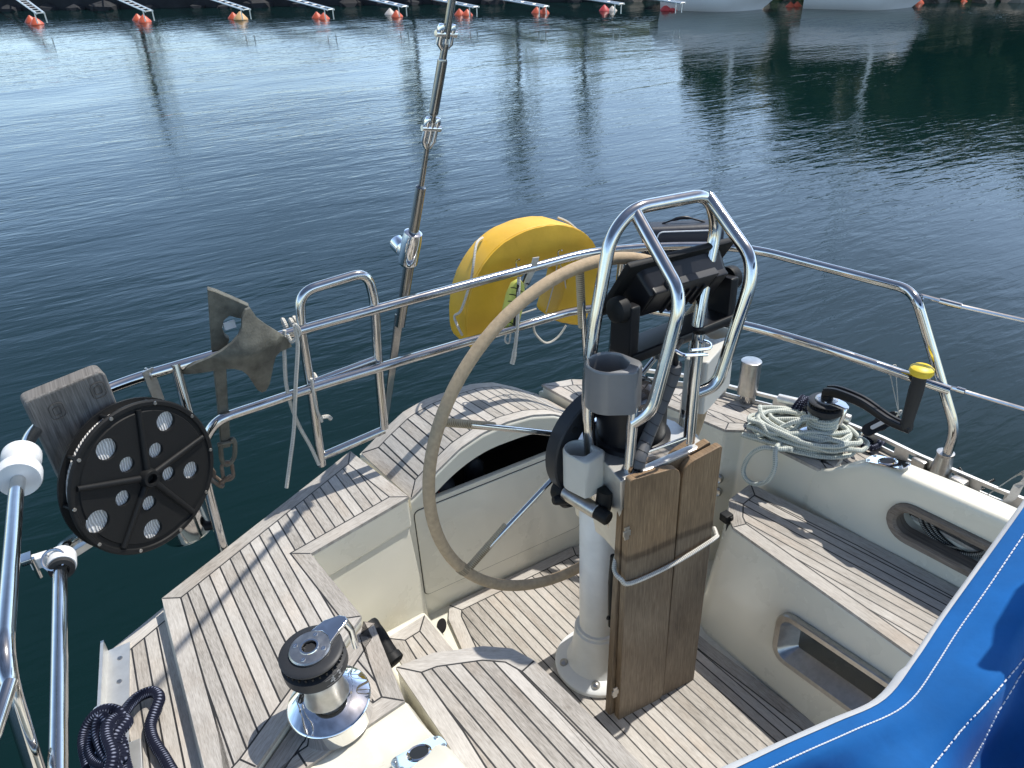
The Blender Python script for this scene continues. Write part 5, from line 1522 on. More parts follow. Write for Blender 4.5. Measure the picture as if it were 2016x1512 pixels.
for k in range(10):
    bm = NB(); a = R(k * 36 + 9); cyl(bm, Mr @ Vector(((RR - .008) * math.cos(a), (RR - .008) * math.sin(a), -.036)), Mr @ Vector(((RR - .008) * math.cos(a), (RR - .008) * math.sin(a), .0)), .0045, 10)
    obj('spacer', bm, BLACKM, reel)
hb = Z(292, 738, .87); 
bm = NB(); box(bm, frame(hb + Vector((.003, -.016, -.025)), raxis, (0, 0, 1)), .09, .030, .004, .001); tube(bm, [frame(hb, (1, .25, 0)) @ Vector((.0165 * math.cos(t), .0165 * math.sin(t), 0)) for t in [k * math.pi / 8 for k in range(16)]], .003, 8, True); obj('hanger', bm, SATIN, reel)
bm = NB(); q0_ = Y(150, 1088, 1.78); box(bm, frame(q0_ + Vector((.03, .03, 0)), (0, 0, 1), (1, .5, 0)), .13, .035, .02, .003); obj('lower_bracket', bm, ALU, reel)
# steel bucket behind the reel
bt = Y(372, 1045, 1.93); 
bm = NB(); lathe(bm, frame(bt, (-.10, 0.05, 1)), [(.066, 0), (.066, .003), (.068, .008), (.068, .20), (.064, .20), (.064, .02), (0, .02)], 36)
bk_ = thing('rod_holder', 'polished steel tube pot on the rail post behind the black reel', 'holder', bt); obj('pot', bm, STEEL, bk_)
bm = NB(); pk = Y(418, 1030, 1.89); cyl(bm, pk + Vector((-.03, 0, 0)), pk + Vector((.012, -.012, 0)), .013, 14); lathe(bm, frame(pk + Vector((.006, -.012, .004)), (.6, -.7, .3)), [(.006, 0), (.017, .003), (.017, .010), (.006, .013)], 18); obj('clamp_knob', bm, BLACKM, bk_)

# ================================================================== ANCHOR with chain
anc = thing('claw_anchor', 'dull galvanised claw anchor hung on the stern rail', 'anchor', Y(440, 880, 1.93))
ya = 1.86
def surf(outline, yfun, th, m, nm, cell=.018, smooth=60):
    """sheet metal: outline in photo points on the plane y=ya, bent in depth by yfun and thickened"""
    poly = [Y(x, y, ya) for x, y in outline]
    bm = NB(); f = bm.faces.new([bm.verts.new(p) for p in poly])
    for k_ in range(2):
        axv = (1, 0, 0) if k_ == 0 else (0, 0, 1)
        lo = min(v.co[0 if k_ == 0 else 2] for v in bm.verts); hi = max(v.co[0 if k_ == 0 else 2] for v in bm.verts)
        s = lo + cell
        while s < hi - .002:
            co = (s, 0, 0) if k_ == 0 else (0, 0, s)
            bmesh.ops.bisect_plane(bm, geom=list(bm.faces) + list(bm.edges) + list(bm.verts), plane_co=co, plane_no=axv, dist=1e-6); s += cell
    bmesh.ops.triangulate(bm, faces=bm.faces)
    for v in bm.verts: v.co.y += yfun(v.co)
    fr = list(bm.faces)
    r_ = bmesh.ops.extrude_face_region(bm, geom=fr)
    nv_ = [v for v in r_['geom'] if isinstance(v, bmesh.types.BMVert)]
    bmesh.ops.translate(bm, verts=nv_, vec=(0, th, 0))
    bmesh.ops.recalc_face_normals(bm, faces=bm.faces)
    return obj(nm, bm, m, anc, smooth=smooth)
cx_ = Y(480, 680, ya).x; czp = Y(480, 680, ya).z
tipL = Y(365, 747, ya).x; tipR = Y(581, 690, ya).x; low = Y(522, 772, ya).z
def yf(c):
    u = (c.x - cx_); v = (c.z - czp)
    k = -0.055 + 0.050 * (abs(u) / .12) ** 1.6 * (1.0 if u < 0 else 1.25)
    k += 0.035 * max(0, -v) / .1 + .02 * max(0, v) / .06
    return k
ol = [(490, 603), (503, 622), (520, 635), (540, 648), (558, 660), (570, 672), (577, 682), (581, 690), (568, 691), (552, 691), (541, 698), (537, 712), (534, 735), (531, 757), (524, 770), (515, 772), (505, 765), (494, 748), (482, 730), (470, 720), (455, 717), (435, 720), (412, 730), (390, 740), (372, 747), (361, 747), (371, 732), (388, 714), (408, 698), (430, 682), (450, 665), (463, 650), (470, 635), (472, 618), (480, 606)]
surf(ol, yf, .012, GALV, 'fluke')
bm = NB()
yk = 1.895
plate = [(408, 569), (425, 574), (458, 588), (491, 603), (486, 612), (476, 628), (466, 626), (452, 622), (440, 632), (437, 648), (443, 662), (452, 668), (445, 690), (416, 690), (412, 630)]
prism(bm, [Y(x, y, yk) for x, y in plate], (0.004, .022, 0), .002, 1)
prism(bm, [Y(x, y, yk + .004) for x, y in ((417, 688), (444, 688), (449, 790), (455, 880), (436, 884), (428, 790))], (0, .016, 0), .002, 1)
obj('shank', bm, GALV, anc)
def link(bm, c, ax1, ax2, a, b, r):
    tube(bm, [c + Vector(ax1) * x + Vector(ax2) * y for x, y in rrect(0, 0, 2 * a, 2 * b, b * .98, 5)], r, 8, True)
bm = NB()
s1 = Y(448, 888, yk + .01)
tube(bm, spline([Y(434, 872, yk), Y(437, 905, yk), Y(447, 915, yk), Y(461, 900, yk), Y(462, 872, yk), Y(456, 863, yk)], 5), .0065, 8); cyl(bm, Y(428, 876, yk), Y(462, 868, yk), .006, 10)
obj('shackle', bm, GALV, anc)
bm = NB()
xv = Vector((1, 0, 0)); zv = Vector((0, 0, 1)); yv = Vector((0, 1, 0))
cpts = [(446, 915), (450, 940), (434, 952), (415, 938), (400, 915), (388, 890)]
for i, (a, b) in enumerate(zip(cpts, cpts[1:])):
    pa_ = Y(*a, yk + .005 * i); pb_ = Y(*b, yk + .005 * (i + 1)); dv = (pb_ - pa_).normalized(); sv = dv.cross(yv).normalized()
    s2 = sv * math.cos(.9 * i) + yv * math.sin(.9 * i)
    link(bm, (pa_ + pb_) / 2, dv, s2, (pb_ - pa_).length * .5 + .008, .0135, .0052)
single('anchor_chain', bm, RUST, 'short rusty chain hanging from the anchor shackle to the reel', 'chain')
bm = NB(); box(bm, frame(Y(452, 640, 1.905), (0.2, -1, .2)), .03, .02, .004, .001); tube(bm, [Y(432, 643, 1.90) + Vector((.008 * math.cos(t), 0, .006 * math.sin(t))) for t in [k * math.pi / 5 for k in range(10)]], .0016, 5, True)
single('tag', bm, WHITEP, 'small pale plastic tag tied in the anchor shank hole', 'tag')
# white line knotted on the rail
bm = NB()
railp = lambda px, py: Z(px, py, .862)
for px, py in ((562, 632), (577, 632), (584, 628), (589, 626)):
    c = railp(px, py + 10); M = frame(c, (1, .02, .01)); tube(bm, [M @ Vector((.0195 * math.cos(t), .0195 * math.sin(t), .003 * math.sin(t))) for t in [k * math.pi / 7 for k in range(14)]], .0055, 8, True)
yr = 1.88
tube(bm, spline([Y(566, 660, yr), Y(575, 672, yr - .01), Y(590, 655, yr - .02), Y(580, 640, yr - .025), Y(586, 680, yr - .015), Y(582, 760, yr), Y(579, 840, yr + .02), Y(572, 900, yr + .01), Y(564, 960, yr)], 8), .0055, 8)
tube(bm, spline([Y(560, 650, yr), Y(560, 700, yr), Y(565, 765, yr + .015), Y(585, 830, yr + .04), Y(612, 880, yr + .045), Y(628, 915, yr + .045)], 8), .0052, 8)
tube(bm, spline([Y(613, 745, yr), Y(622, 800, yr + .015), Y(634, 830, yr + .03)], 6), .004, 8); tube(bm, spline([Y(634, 822, yr), Y(645, 820, yr), Y(652, 825, yr)], 5), .006, 8)
tube(bm, [frame(Z(621, 748, 1.04), (1, 0, 0)) @ Vector((.018 * math.cos(t), .018 * math.sin(t), 0)) for t in [k * math.pi / 7 for k in range(14)]], .0052, 8, True)
single('tied_line', bm, ROPEW, 'off white line knotted on the stern rail beside the ladder, ends hanging down', 'rope')

# ================================================================== LIFEBUOY
yq = 2.03
buoy = thing('horseshoe_lifebuoy', 'yellow horseshoe lifebuoy hanging outside the stern rail', 'lifebuoy', Y(1030, 680, 2.0))
cl_ = [(946, 662), (938, 632), (940, 590), (953, 548), (982, 508), (1028, 482), (1078, 475), (1115, 490), (1130, 524), (1122, 564), (1110, 600), (1100, 628)]
pts = spline([Y(x, y, yq + .055) for x, y in cl_], 6)
bm = NB(); rows = []; n_ = len(pts)
prof2 = [(-1, -1), (-.5, -1.06), (0, -1.08), (.5, -1.06), (1, -1), (1.04, -.75), (1.06, 0), (1.04, .75), (1, 1), (0, 1.05), (-1, 1), (-1.05, 0)]
for i, p in enumerate(pts):
    t = (pts[min(i + 1, n_ - 1)] - pts[max(i - 1, 0)]).normalized()
    s = t.cross(Vector((0, 1, 0))).normalized()      # outward radial
    e = min(i, n_ - 1 - i); k = 1.0 if e > 3 else (.55, .80, .93, .98)[e]
    hw = .069 * k; hd_ = .062 * (k ** .6)
    rows.append([bm.verts.new(p - s * (x * hw) + Vector((0, 1, 0)) * (y * hd_) + Vector((0, random.uniform(-.0012, .0012), random.uniform(-.0012, .0012)))) for x, y in prof2])
for a, b in zip(rows, rows[1:]):
    for k in range(len(prof2)): bm.faces.new((a[k], a[(k + 1) % len(prof2)], b[(k + 1) % len(prof2)], b[k]))
bm.faces.new(rows[0]); bm.faces.new(rows[-1][::-1]); bmesh.ops.recalc_face_normals(bm, faces=bm.faces)
obj('cover', bm, YELLOW, buoy, smooth=42)
bm = NB()     # piped seams along the front and back edges
for kx in (0, 4):
    tube(bm, [Vector(r_[kx].co) if False else p for p in []] or [pts[i] - (pts[min(i + 1, n_ - 1)] - pts[max(i - 1, 0)]).normalized().cross(Vector((0, 1, 0))).normalized() * ((-1 if kx == 0 else 1) * .069) + Vector((0, -.053, 0)) for i in range(4, n_ - 4)], .0022, 6)
obj('seam', bm, YELLOW, buoy)
ys = yq - .004
bm = NB(); tube(bm, spline([Y(950, 468, yq + .09), Y(938, 480, yq + .03), Y(932, 520, ys), Y(926, 555, ys), Y(908, 610, ys), Y(895, 622, ys + .03), Y(900, 640, ys), Y(910, 660, ys)], 6), .0042, 8); obj('grab_rope', bm, ROPEW, buoy)
bm = NB(); tube(bm, spline([Y(1098, 428, yq + .115), Y(1122, 440, yq + .112), Y(1150, 468, yq + .108), Y(1168, 500, yq + .10)], 6), .0042, 8); obj('grab_rope', bm, ROPEW, buoy)
bm = NB(); tube(bm, spline([Y(1050, 640, 1.95), Y(1055, 658, 1.95), Y(1075, 675, 1.95), Y(1098, 664, 1.95), Y(1115, 640, 1.95)], 6), .0036, 8); obj('grab_rope', bm, ROPEW, buoy)
bm = NB(); tube(bm, spline([Y(1015, 530, ys), Y(1010, 560, ys), Y(1004, 640, ys)], 4), .0022, 6); obj('grab_rope', bm, ROPEW, buoy)
bm = NB(); tube(bm, spline([Y(1098, 512, ys - .002), Y(1090, 560, ys - .004), Y(1075, 615, ys)], 4), .0022, 6); obj('grab_rope', bm, ROPEW, buoy)
bm = NB(); tube(bm, spline([Y(1098, 512, ys - .002), Y(1110, 540, ys - .004), Y(1115, 580, ys)], 4), .0022, 6); obj('grab_rope', bm, ROPEW, buoy)
bm = NB(); tube(bm, [Y(1025, 618, 1.94), Y(1056, 608, 1.95)], .003, 6); obj('grab_rope', bm, ROPEW, buoy)
bm = NB()
for px, py in ((1022, 522), (1105, 503)):
    c = railp(px, py + 0); M = frame(c, (1, .02, 0)); tube(bm, [M @ Vector((.0185 * math.cos(t), .0185 * math.sin(t), 0)) for t in [k * math.pi / 7 for k in range(1, 12)]], .0028, 6)
obj('hook', bm, STEEL, buoy)
Mt = frame(Y(1112, 606, yq - .0035), (0, -1, 0), (1, 0, 0.14)); bm = text_bm('BALTIC', Mt, .020, .0004, .2); obj('lettering', bm, BLACK, buoy)
# rescue light pouch in the horseshoe's opening
rl = thing('rescue_pouch', 'lime yellow printed pouch hanging inside the yellow lifebuoy', 'pouch', Y(1010, 640, 1.93))
bm = NB(); lathe(bm, frame(Y(1001, 645, 1.93), Y(1022, 545, 1.93) - Y(1001, 645, 1.93), (1, 0, 0)), [(.0, -.002), (.02, 0), (.030, .02), (.032, .06), (.030, .11), (.022, .145), (.008, .158), (0, .16)], 20); obj('pouch', bm, LIME, rl)
bm = NB()
for k in range(6):
    M = frame(Y(1001, 645, 1.93), Y(1022, 545, 1.93) - Y(1001, 645, 1.93), (1, 0, 0)); zz = .02 + .022 * k; rr_ = .0322
    tube(bm, [M @ Vector((rr_ * math.cos(t), rr_ * math.sin(t), zz + .008 * math.sin(2 * t))) for t in [R(200) + j * .22 for j in range(8)]], .0014, 5)
tube(bm, [Y(1020, 560, 1.892), Y(1012, 640, 1.895)], .004, 6)
obj('print', bm, BLACK, rl)
bm = NB(); tube(bm, spline([Y(1022, 545, 1.9), Y(1020, 600, 1.885), Y(1018, 650, 1.89), Y(1012, 700, 1.89), Y(1008, 716, 1.89)], 6), [.006] * 20 + [.008] * 10, 8); tube(bm, spline([Y(1004, 640, 1.9), Y(994, 668, 1.9), Y(1002, 675, 1.9), Y(1006, 650, 1.9)], 5), .003, 6); obj('lanyard', bm, ROPEW, rl)
bm = NB(); prism(bm, [Y(1050, 508, 1.885), Y(1062, 506, 1.885), Y(1056, 530, 1.90), Y(1036, 568, 1.925), Y(1030, 562, 1.925), Y(1046, 525, 1.90)], (0, .004, 0)); obj('strap', bm, STRAP, rl)
bm = NB(); cyl(bm, Y(1046, 528, 1.93), Y(1035, 558, 1.93), .012, 14); obj('buckle', bm, BLACK, rl)
# white stern light
sl = Y(1240, 540, 1.93)
bm = NB(); lathe(bm, frame(sl, (0, 0, 1)), [(.0, 0), (.024, 0), (.026, .006), (.026, .028), (.020, .040), (0, .044)], 24); cyl(bm, sl + Vector((-.03, -.02, .01)), sl + Vector((0, 0, .01)), .009, 10)
single('stern_light', bm, WHITEP, 'small white stern light clamped to the rail post behind the wheel', 'light')
# dark pouch on the rail behind the plotter
bag = thing('rail_bag', 'dark blue padded bag strapped on the rail behind the chart plotter', 'bag', Y(1345, 560, 1.92))
b0_ = Y(1268, 535, 1.86); b1_ = Y(1424, 530, 1.72); t0_ = Y(1290, 450, 1.93)
bx = (b1_ - b0_).normalized(); byn = Vector((-bx.y, bx.x, 0))
if byn.y < 0: byn = -byn
cB = (b0_ + b1_) / 2 + byn * .055 + Vector((0, 0, .045))
bm = NB(); box(bm, frame(cB, (0, 0, 1), bx), (b1_ - b0_).length, .10, .20, .026, 4)
for v in bm.verts: v.co += byn * (.006 * math.sin(40 * v.co.z + 30 * v.co.x))
obj('body', bm, NAVYB, bag, smooth=60)
bm = NB(); tube(bm, fillet([cB + bx * (-.095) + Vector((0, 0, .03)) - byn * .052, cB + bx * (-.09) + Vector((0, 0, .088)) - byn * .048, cB + bx * .09 + Vector((0, 0, .088)) - byn * .048, cB + bx * .1 + Vector((0, 0, .03)) - byn * .052], .02, 5), .0022, 6); obj('piping', bm, THREAD, bag)
bm = NB()
for s_ in (-.03, .085):
    box(bm, frame(cB + bx * s_ - byn * .062 + Vector((0, 0, .0)), (0, 0, 1), bx), .025, .012, .07, .003); obj('buckle', bm, BLACK, bag); bm = NB()
tube(bm, spline([cB + bx * -.07 + Vector((0, 0, .10)), cB + Vector((0, 0, .118)), cB + bx * .07 + Vector((0, 0, .10))], 6), [.003] * 4 + [.006] * 4 + [.003] * 6, 8)
obj('strap', bm, BLACK, bag)

# things stowed in the helm seat locker
bm = NB(); b = Vector((0.92, 1.90, EYE - 1.59)); lathe(bm, frame(b, (0, 0, 1)), [(.035, 0), (.035, .10), (.014, .125), (0, .125)], 20)
bo = thing('spray_bottle', 'bottle with a red cap inside the dark stern locker', 'bottle', b); obj('body', bm, DGREY, bo)
bm = NB(); lathe(bm, frame(b + Vector((0, 0, .125)), (0, 0, 1)), [(.005, 0), (.005, .03), (.020, .03), (.022, .055), (.016, .062), (0, .062)], 16); obj('cap', bm, RED, bo)
bm = NB(); b = Vector((0.76, 1.87, EYE - 1.59)); lathe(bm, frame(b, (0, 0, 1)), [(.06, 0), (.065, .03), (.065, .10), (.03, .14), (0, .14)], 20)
jg = thing('canister', 'dark canister with a red triangle inside the stern locker', 'canister', b); obj('body', bm, NAVYB, jg)
bm = NB(); c = Vector((0.745, 1.797, EYE - 1.49)); prism(bm, [c + Vector((-.022, 0, -.02)), c + Vector((.022, 0, -.02)), c + Vector((0, 0, .024))], (0, .006, 0)); obj('triangle_mark', bm, RED, jg)

# ================================================================== BLUE CANVAS (sprayhood side) near the camera
def cam_pt(px, py, t): return Vector((0, 0, EYE)) + ray(px, py) * t
edge = [(2060, 925, 1.32), (2016, 992, 1.25), (1930, 1112, 1.16), (1855, 1216, 1.09), (1800, 1298, 1.03), (1738, 1376, .985), (1640, 1422, .93), (1540, 1466, .89), (1425, 1520, .85), (1300, 1575, .82)]
ed = spline([cam_pt(*e) for e in edge], 6)
# the cloth falls away from the edge towards the right and towards the viewer
far2 = [(2500, 1160, 1.35), (2450, 1250, 1.25), (2420, 1380, 1.14), (2400, 1500, 1.05), (2380, 1640, .97), (2300, 1780, .90), (2200, 1850, .86), (2080, 1900, .84), (1960, 1930, .82), (1840, 1960, .80)]
fd = spline([cam_pt(*e) for e in far2], 6)
dod = thing('spray_hood', 'bright blue canvas spray hood flap with white piping, close on the right', 'canvas cover', cam_pt(1800, 1500, .95))
NV = 34
bm = NB(); grid = []
nrm0 = (ed[len(ed) // 2] - ed[0]).cross(fd[len(fd) // 2] - ed[len(ed) // 2]).normalized()
if nrm0.dot(Vector((0, 0, EYE)) - ed[0]) < 0: nrm0 = -nrm0
for i, (a, b) in enumerate(zip(ed, fd)):
    u = i / (len(ed) - 1); row = []
    for j in range(NV + 1):
        v = j / NV
        p = a.lerp(b, v)
        f = 0.050 * math.sin(v * 8.5 + u * 2.6 + .2) * min(1, v * 4) + 0.020 * math.sin(v * 19 - u * 6) * min(1, v * 5) + .045 * math.sin(math.pi * min(1, v * 1.2)) * (0.4 + .6 * math.sin(u * 3.1)) + .006 * math.sin(u * 26 + v * 9) * min(1, v * 6)
        row.append(bm.verts.new(p + nrm0 * f))
    grid.append(row)
for i in range(len(grid) - 1):
    for j in range(NV): bm.faces.new((grid[i][j], grid[i + 1][j], grid[i + 1][j + 1], grid[i][j + 1]))
GR = [[v.co.copy() for v in r_] for r_ in grid]
fr = list(bm.faces); r_ = bmesh.ops.extrude_face_region(bm, geom=fr); bmesh.ops.translate(bm, verts=[v for v in r_['geom'] if isinstance(v, bmesh.types.BMVert)], vec=-nrm0 * .0016)
bmesh.ops.recalc_face_normals(bm, faces=bm.faces)
obj('cloth', bm, CANVAS, dod, smooth=80)
bm = NB()
up_p = [Vector((1.10, .30, EYE - .38)), Vector((1.95, .42, EYE - .36)), Vector((1.95, -.35, EYE - .30)), Vector((1.10, -.35, EYE - .30))]
prism(bm, [up_p[0].lerp(up_p[1], t) + Vector((0, .03 * math.sin(t * 9), .10 * math.sin(math.pi * t))) for t in [k / 10 for k in range(11)]] + up_p[2:], (0, 0, .002))
obj('shading_hood_top', bm, CANVAS, dod)  # out-of-view top, added to throw shade on the flap
bm = NB(); tube(bm, fillet([V(1.86, .55, 1.26), V(1.97, .46, .50), V(1.94, .42, .365), V(1.50, .36, .27), V(1.10, .30, .375)], .08, 6), .0125, 12); obj('hood_bow', bm, STEEL, dod)
bm = NB(); prev = None
for i in range(len(GR)):
    a = GR[i][0]; out = (GR[i][0] - GR[i][1]).normalized()
    w_ = .0035 if i < 26 else .0075
    r_ = [bm.verts.new(a - out * .002 + nrm0 * .0015), bm.verts.new(a + out * w_ * .4 + nrm0 * .003), bm.verts.new(a + out * w_ + nrm0 * .001), bm.verts.new(a + out * w_ - nrm0 * .003), bm.verts.new(a - out * .002 - nrm0 * .003)]
    if prev:
        for k in range(5): bm.faces.new((prev[k], prev[(k + 1) % 5], r_[(k + 1) % 5], r_[k]))
    else: bm.faces.new(r_)
    prev = r_
bm.faces.new(prev[::-1]); bmesh.ops.recalc_face_normals(bm, faces=bm.faces); obj('piping', bm, PIPING, dod, smooth=60)
bm = NB()
def gsample(u, v):
    fi = u * (len(GR) - 1); fj = v * NV; i = min(int(fi), len(GR) - 2); j = min(int(fj), NV - 1); a = fi - i; b = fj - j
    return (GR[i][j] * (1 - a) + GR[i + 1][j] * a) * (1 - b) + (GR[i][j + 1] * (1 - a) + GR[i + 1][j + 1] * a) * b
def stitch(pf, n):
    for k in range(n):
        p = gsample(*pf((k + .12) / n)); q_ = gsample(*pf((k + .82) / n)); m_ = (p + q_) / 2 + nrm0 * .0018
        tube(bm, [p + nrm0 * .0006, m_, q_ + nrm0 * .0006], .0009, 5)
stitch(lambda t: (.02 + .96 * t, .055), 150)
obj('stitching', bm, THREAD, dod); bm = NB()
def proj(p):
    rt, up, fw = BOAT; q_ = p - Vector((0, 0, EYE)); z_ = q_.dot(fw)
    return 1008 + FPX * q_.dot(rt) / z_, 756 - FPX * q_.dot(up) / z_
PG = [(u / 160, v / 160, *proj(gsample(u / 160, v / 160))) for u in range(161) for v in range(161)]
PA = np.array(PG)
def seam(pts, n):
    for k in range(n):
        q2 = []
        for t in ((k + .12) / n, (k + .80) / n):
            m_ = t * (len(pts) - 1); i = min(int(m_), len(pts) - 2); a = m_ - i
            x = pts[i][0] * (1 - a) + pts[i + 1][0] * a; y = pts[i][1] * (1 - a) + pts[i + 1][1] * a
            dd_ = (PA[:, 2] - x) ** 2 + (PA[:, 3] - y) ** 2; w3 = np.argsort(dd_)[:4]; wt = 1 / (dd_[w3] + 1.0); wt /= wt.sum()
            q2.append(gsample(float((PA[w3, 0] * wt).sum()), float((PA[w3, 1] * wt).sum())) + nrm0 * .0008)
        tube(bm, [q2[0], (q2[0] + q2[1]) / 2 + nrm0 * .0012, q2[1]], .0009, 5)
seam([(2060, 1240), (2016, 1296), (1950, 1375), (1890, 1440), (1832, 1512), (1790, 1580)], 46)
obj('stitching', bm, THREAD, dod); bm = NB()
seam([(2060, 1250), (2016, 1318), (1965, 1400), (1930, 1470), (1906, 1512), (1870, 1580)], 40)
obj('stitching', bm, THREAD, dod)

# move everything of the boat into the heeled attitude it has in the photo
bpy.context.view_layer.update()
for o in BOAT_ROOTS:
    o.matrix_world = BOAT_TO_WORLD @ o.matrix_world

# ================================================================== WATER, QUAY AND FAR SHORE (world frame)
def wobj(name, bm, m, **k): return single(name, bm, m, boat=False, **k)
bm = NB()
s = 900
f = bm.faces.new([bm.verts.new(p) for p in ((-s, -120, 0), (s, -120, 0), (s, s, 0), (-s, s, 0))])
wo = obj('water', bm, water_mat(), None, smooth=0); wo['kind'] = 'structure'

qa = W(-40, 21, 0); qb = W(960, 5.5, 0); qd = (qb - qa).normalized(); qn = Vector((-qd.y, qd.x, 0))
if qn.y < 0: qn = -qn
random.seed(5)
bm = NB()
q0 = qa - qd * 30; q1 = qa + qd * 34
prism(bm, [q0 + Vector((0, 0, -1)), q1 + Vector((0, 0, -1)), q1 + qn * 6 + Vector((0, 0, -1)), q0 + qn * 6 + Vector((0, 0, -1))], (0, 0, 1.65))
wq = thing('quay_wall', 'low dark stone quay wall along the far side of the water', 'quay', q0.lerp(q1, .5), boat=False)
obj('wall', bm, STONE, wq)
bm = NB()
for i in range(60):       # boulders at its foot
    p = q0 + qd * (i * 1.05 + random.random() * .5) - qn * random.uniform(.0, .25)
    r0_ = random.uniform(.18, .38)
    sub = NB(); bmesh.ops.create_icosphere(sub, subdivisions=1, radius=r0_); 
    for v in sub.verts: v.co = Vector((v.co.x * random.uniform(.9, 1.5), v.co.y * random.uniform(.8, 1.2), v.co.z * random.uniform(.5, .8))); 
    sub.transform(Matrix.Translation(p)); me = bpy.data.meshes.new('t'); sub.to_mesh(me); sub.free(); bm.from_mesh(me); bpy.data.meshes.remove(me)
o = obj('rubble', bm, STONE, wq, smooth=0); o['kind'] = 'stuff'

# mooring booms, each with a pair of cone buoys
ends = [(79, 26), (293, 22), (486, 19), (651, 19), (797, 13), (937, 14), (1075, 13), (1224, 8), (1345, 6)]
d2 = ray(-258, -185, WATER); d2.z = 0; d2.normalize()
ordn = ['leftmost', 'second from the left', 'third from the left', 'fourth from the left', 'fifth from the left', 'sixth from the left, behind the backstay', 'seventh from the left', 'eighth from the left', 'ninth from the left']
def make_boom():
    t = thing('mooring_boom', 'x', 'boom', (0, 0, 0), 'mooring booms along the quay', boat=False)
    L_ = 6.5; wd = .125
    for sx in (-1, 1):
        bm = NB(); tube(bm, [Vector((sx * wd * .62, 0, 0)), Vector((sx * wd, L_, .12))], .022, 8); obj('side_tube', bm, ALU, t, local=True)
    bm = NB()
    for k in range(14):
        y = .02 + k * .46; ww = wd * .62 + (wd * .38) * y / L_; tube(bm, [Vector((-ww, y, .12 * y / L_)), Vector((ww, y, .12 * y / L_))], .012, 6)
    obj('cross_bar', bm, ALU, t, local=True)
    for sx in (-.10, .10):
        bm = NB(); tube(bm, [Vector((sx, .12, 0)), Vector((sx, .12, -.22))], .014, 8); obj('buoy_strut', bm, ALU, t, local=True)
    return t
bproto = None
rzb = math.atan2(-d2.x, d2.y)
for i, (ex, ey) in enumerate(ends):
    p = W(ex, ey, .40)
    if i == 0: t = bproto = make_boom()
    else:
        t = bproto.copy(); COL.objects.link(t)
        for ch in bproto.children:
            c = ch.copy(); COL.objects.link(c); c.parent = t
    t.location = p; t.rotation_euler = (0, 0, rzb)
    t['label'] = 'pale ladder-like mooring boom, ' + ordn[i]
# buoys: (px, py of waterline, material, which boom text)
def cone_buoy(p, s, m, label, grp='cone buoys under the mooring booms'):
    s *= .66
    bm = NB(); lathe(bm, frame(p + Vector((0, 0, -.10)), (random.uniform(-.06, .06), random.uniform(-.06, .06), 1)), [(0, 0), (.12 * s, .02 * s), (.215 * s, .10 * s), (.235 * s, .145 * s), (.215 * s, .19 * s), (.12 * s, .29 * s), (.045 * s, .36 * s), (.03 * s, .38 * s), (0, .385 * s)], 20)
    wobj('mooring_buoy', bm, m, label=label, cat='buoy', group=grp)
bl = [(62, 45, ORANGE, 'smaller looking rear orange buoy under the leftmost boom', 1.0), (73, 50, ORANGE, 'front orange buoy under the leftmost boom', 1.05),
      (272, 41, ORANGE, 'rear orange buoy under the second boom from the left', .95), (285, 45, ORANGE, 'front orange buoy under the second boom from the left', 1.05),
      (460, 38, ORANGE, 'orange buoy beside the faded tan one under the third boom', .95), (474, 41, TANB, 'faded tan buoy under the third boom from the left', 1.15),
      (625, 37, ORANGE, 'left orange buoy under the fourth boom from the left', .95), (638, 39, ORANGE, 'right orange buoy under the fourth boom from the left', .95),
      (768, 30, WHITEB, 'faded white buoy under the fifth boom from the left', .95), (782, 35, ORANGE, 'orange buoy beside the white one under the fifth boom', 1.0),
      (905, 31, ORANGE, 'left orange buoy just right of the backstay top', .95), (920, 32, ORANGE, 'right orange buoy just right of the backstay top', .95),
      (1057, 27, ORANGE, 'left orange buoy under the seventh boom from the left', .95), (1071, 28, ORANGE, 'right orange buoy under the seventh boom from the left', .95),
      (1190, 23, REDB, 'red buoy left of the grey one under the eighth boom', .95), (1206, 23, WHITEB, 'greyish buoy under the eighth boom from the left', .85),
      (1311, 22, REDB, 'bright red buoy left of the first white hull', 1.0), (1326, 22, REDB, 'duller red buoy right below the ninth boom', .9),
      (1404, 18, ORANGE, 'orange buoy before the first white hull, left of a pair', .85), (1420, 18, ORANGE, 'orange buoy before the first white hull, right of a pair', .85),
      (1494, 17, WHITEB, 'pale buoy at the bow of the first white hull', .85), (1556, 15, ORANGE, 'orange buoy between the two white hulls, left of a pair', .85),
      (1569, 14, ORANGE, 'orange buoy between the two white hulls, right of a pair', .85), (1618, 13, REDB, 'red buoy before the blue striped hull, left of a pair', .85), (1634, 13, REDB, 'red buoy before the blue striped hull, right of a pair', .85),
      (1682, 12, DGREY, 'dark buoy in front of the blue striped hull', .85), (1699, 12, REDB, 'red buoy beside the dark one at the blue striped hull', .85), (1810, 8, ORANGE, 'orange buoy right of the blue striped bow', .85), (1852, 5, ORANGE, 'orange buoy off the rubble shore, left one', .7), (1898, 5, ORANGE, 'orange buoy off the rubble shore, right one', .7)]
for px, py, m, lb, s in bl:
    cone_buoy(W(px, py - 2, 0.0), s, m, lb)

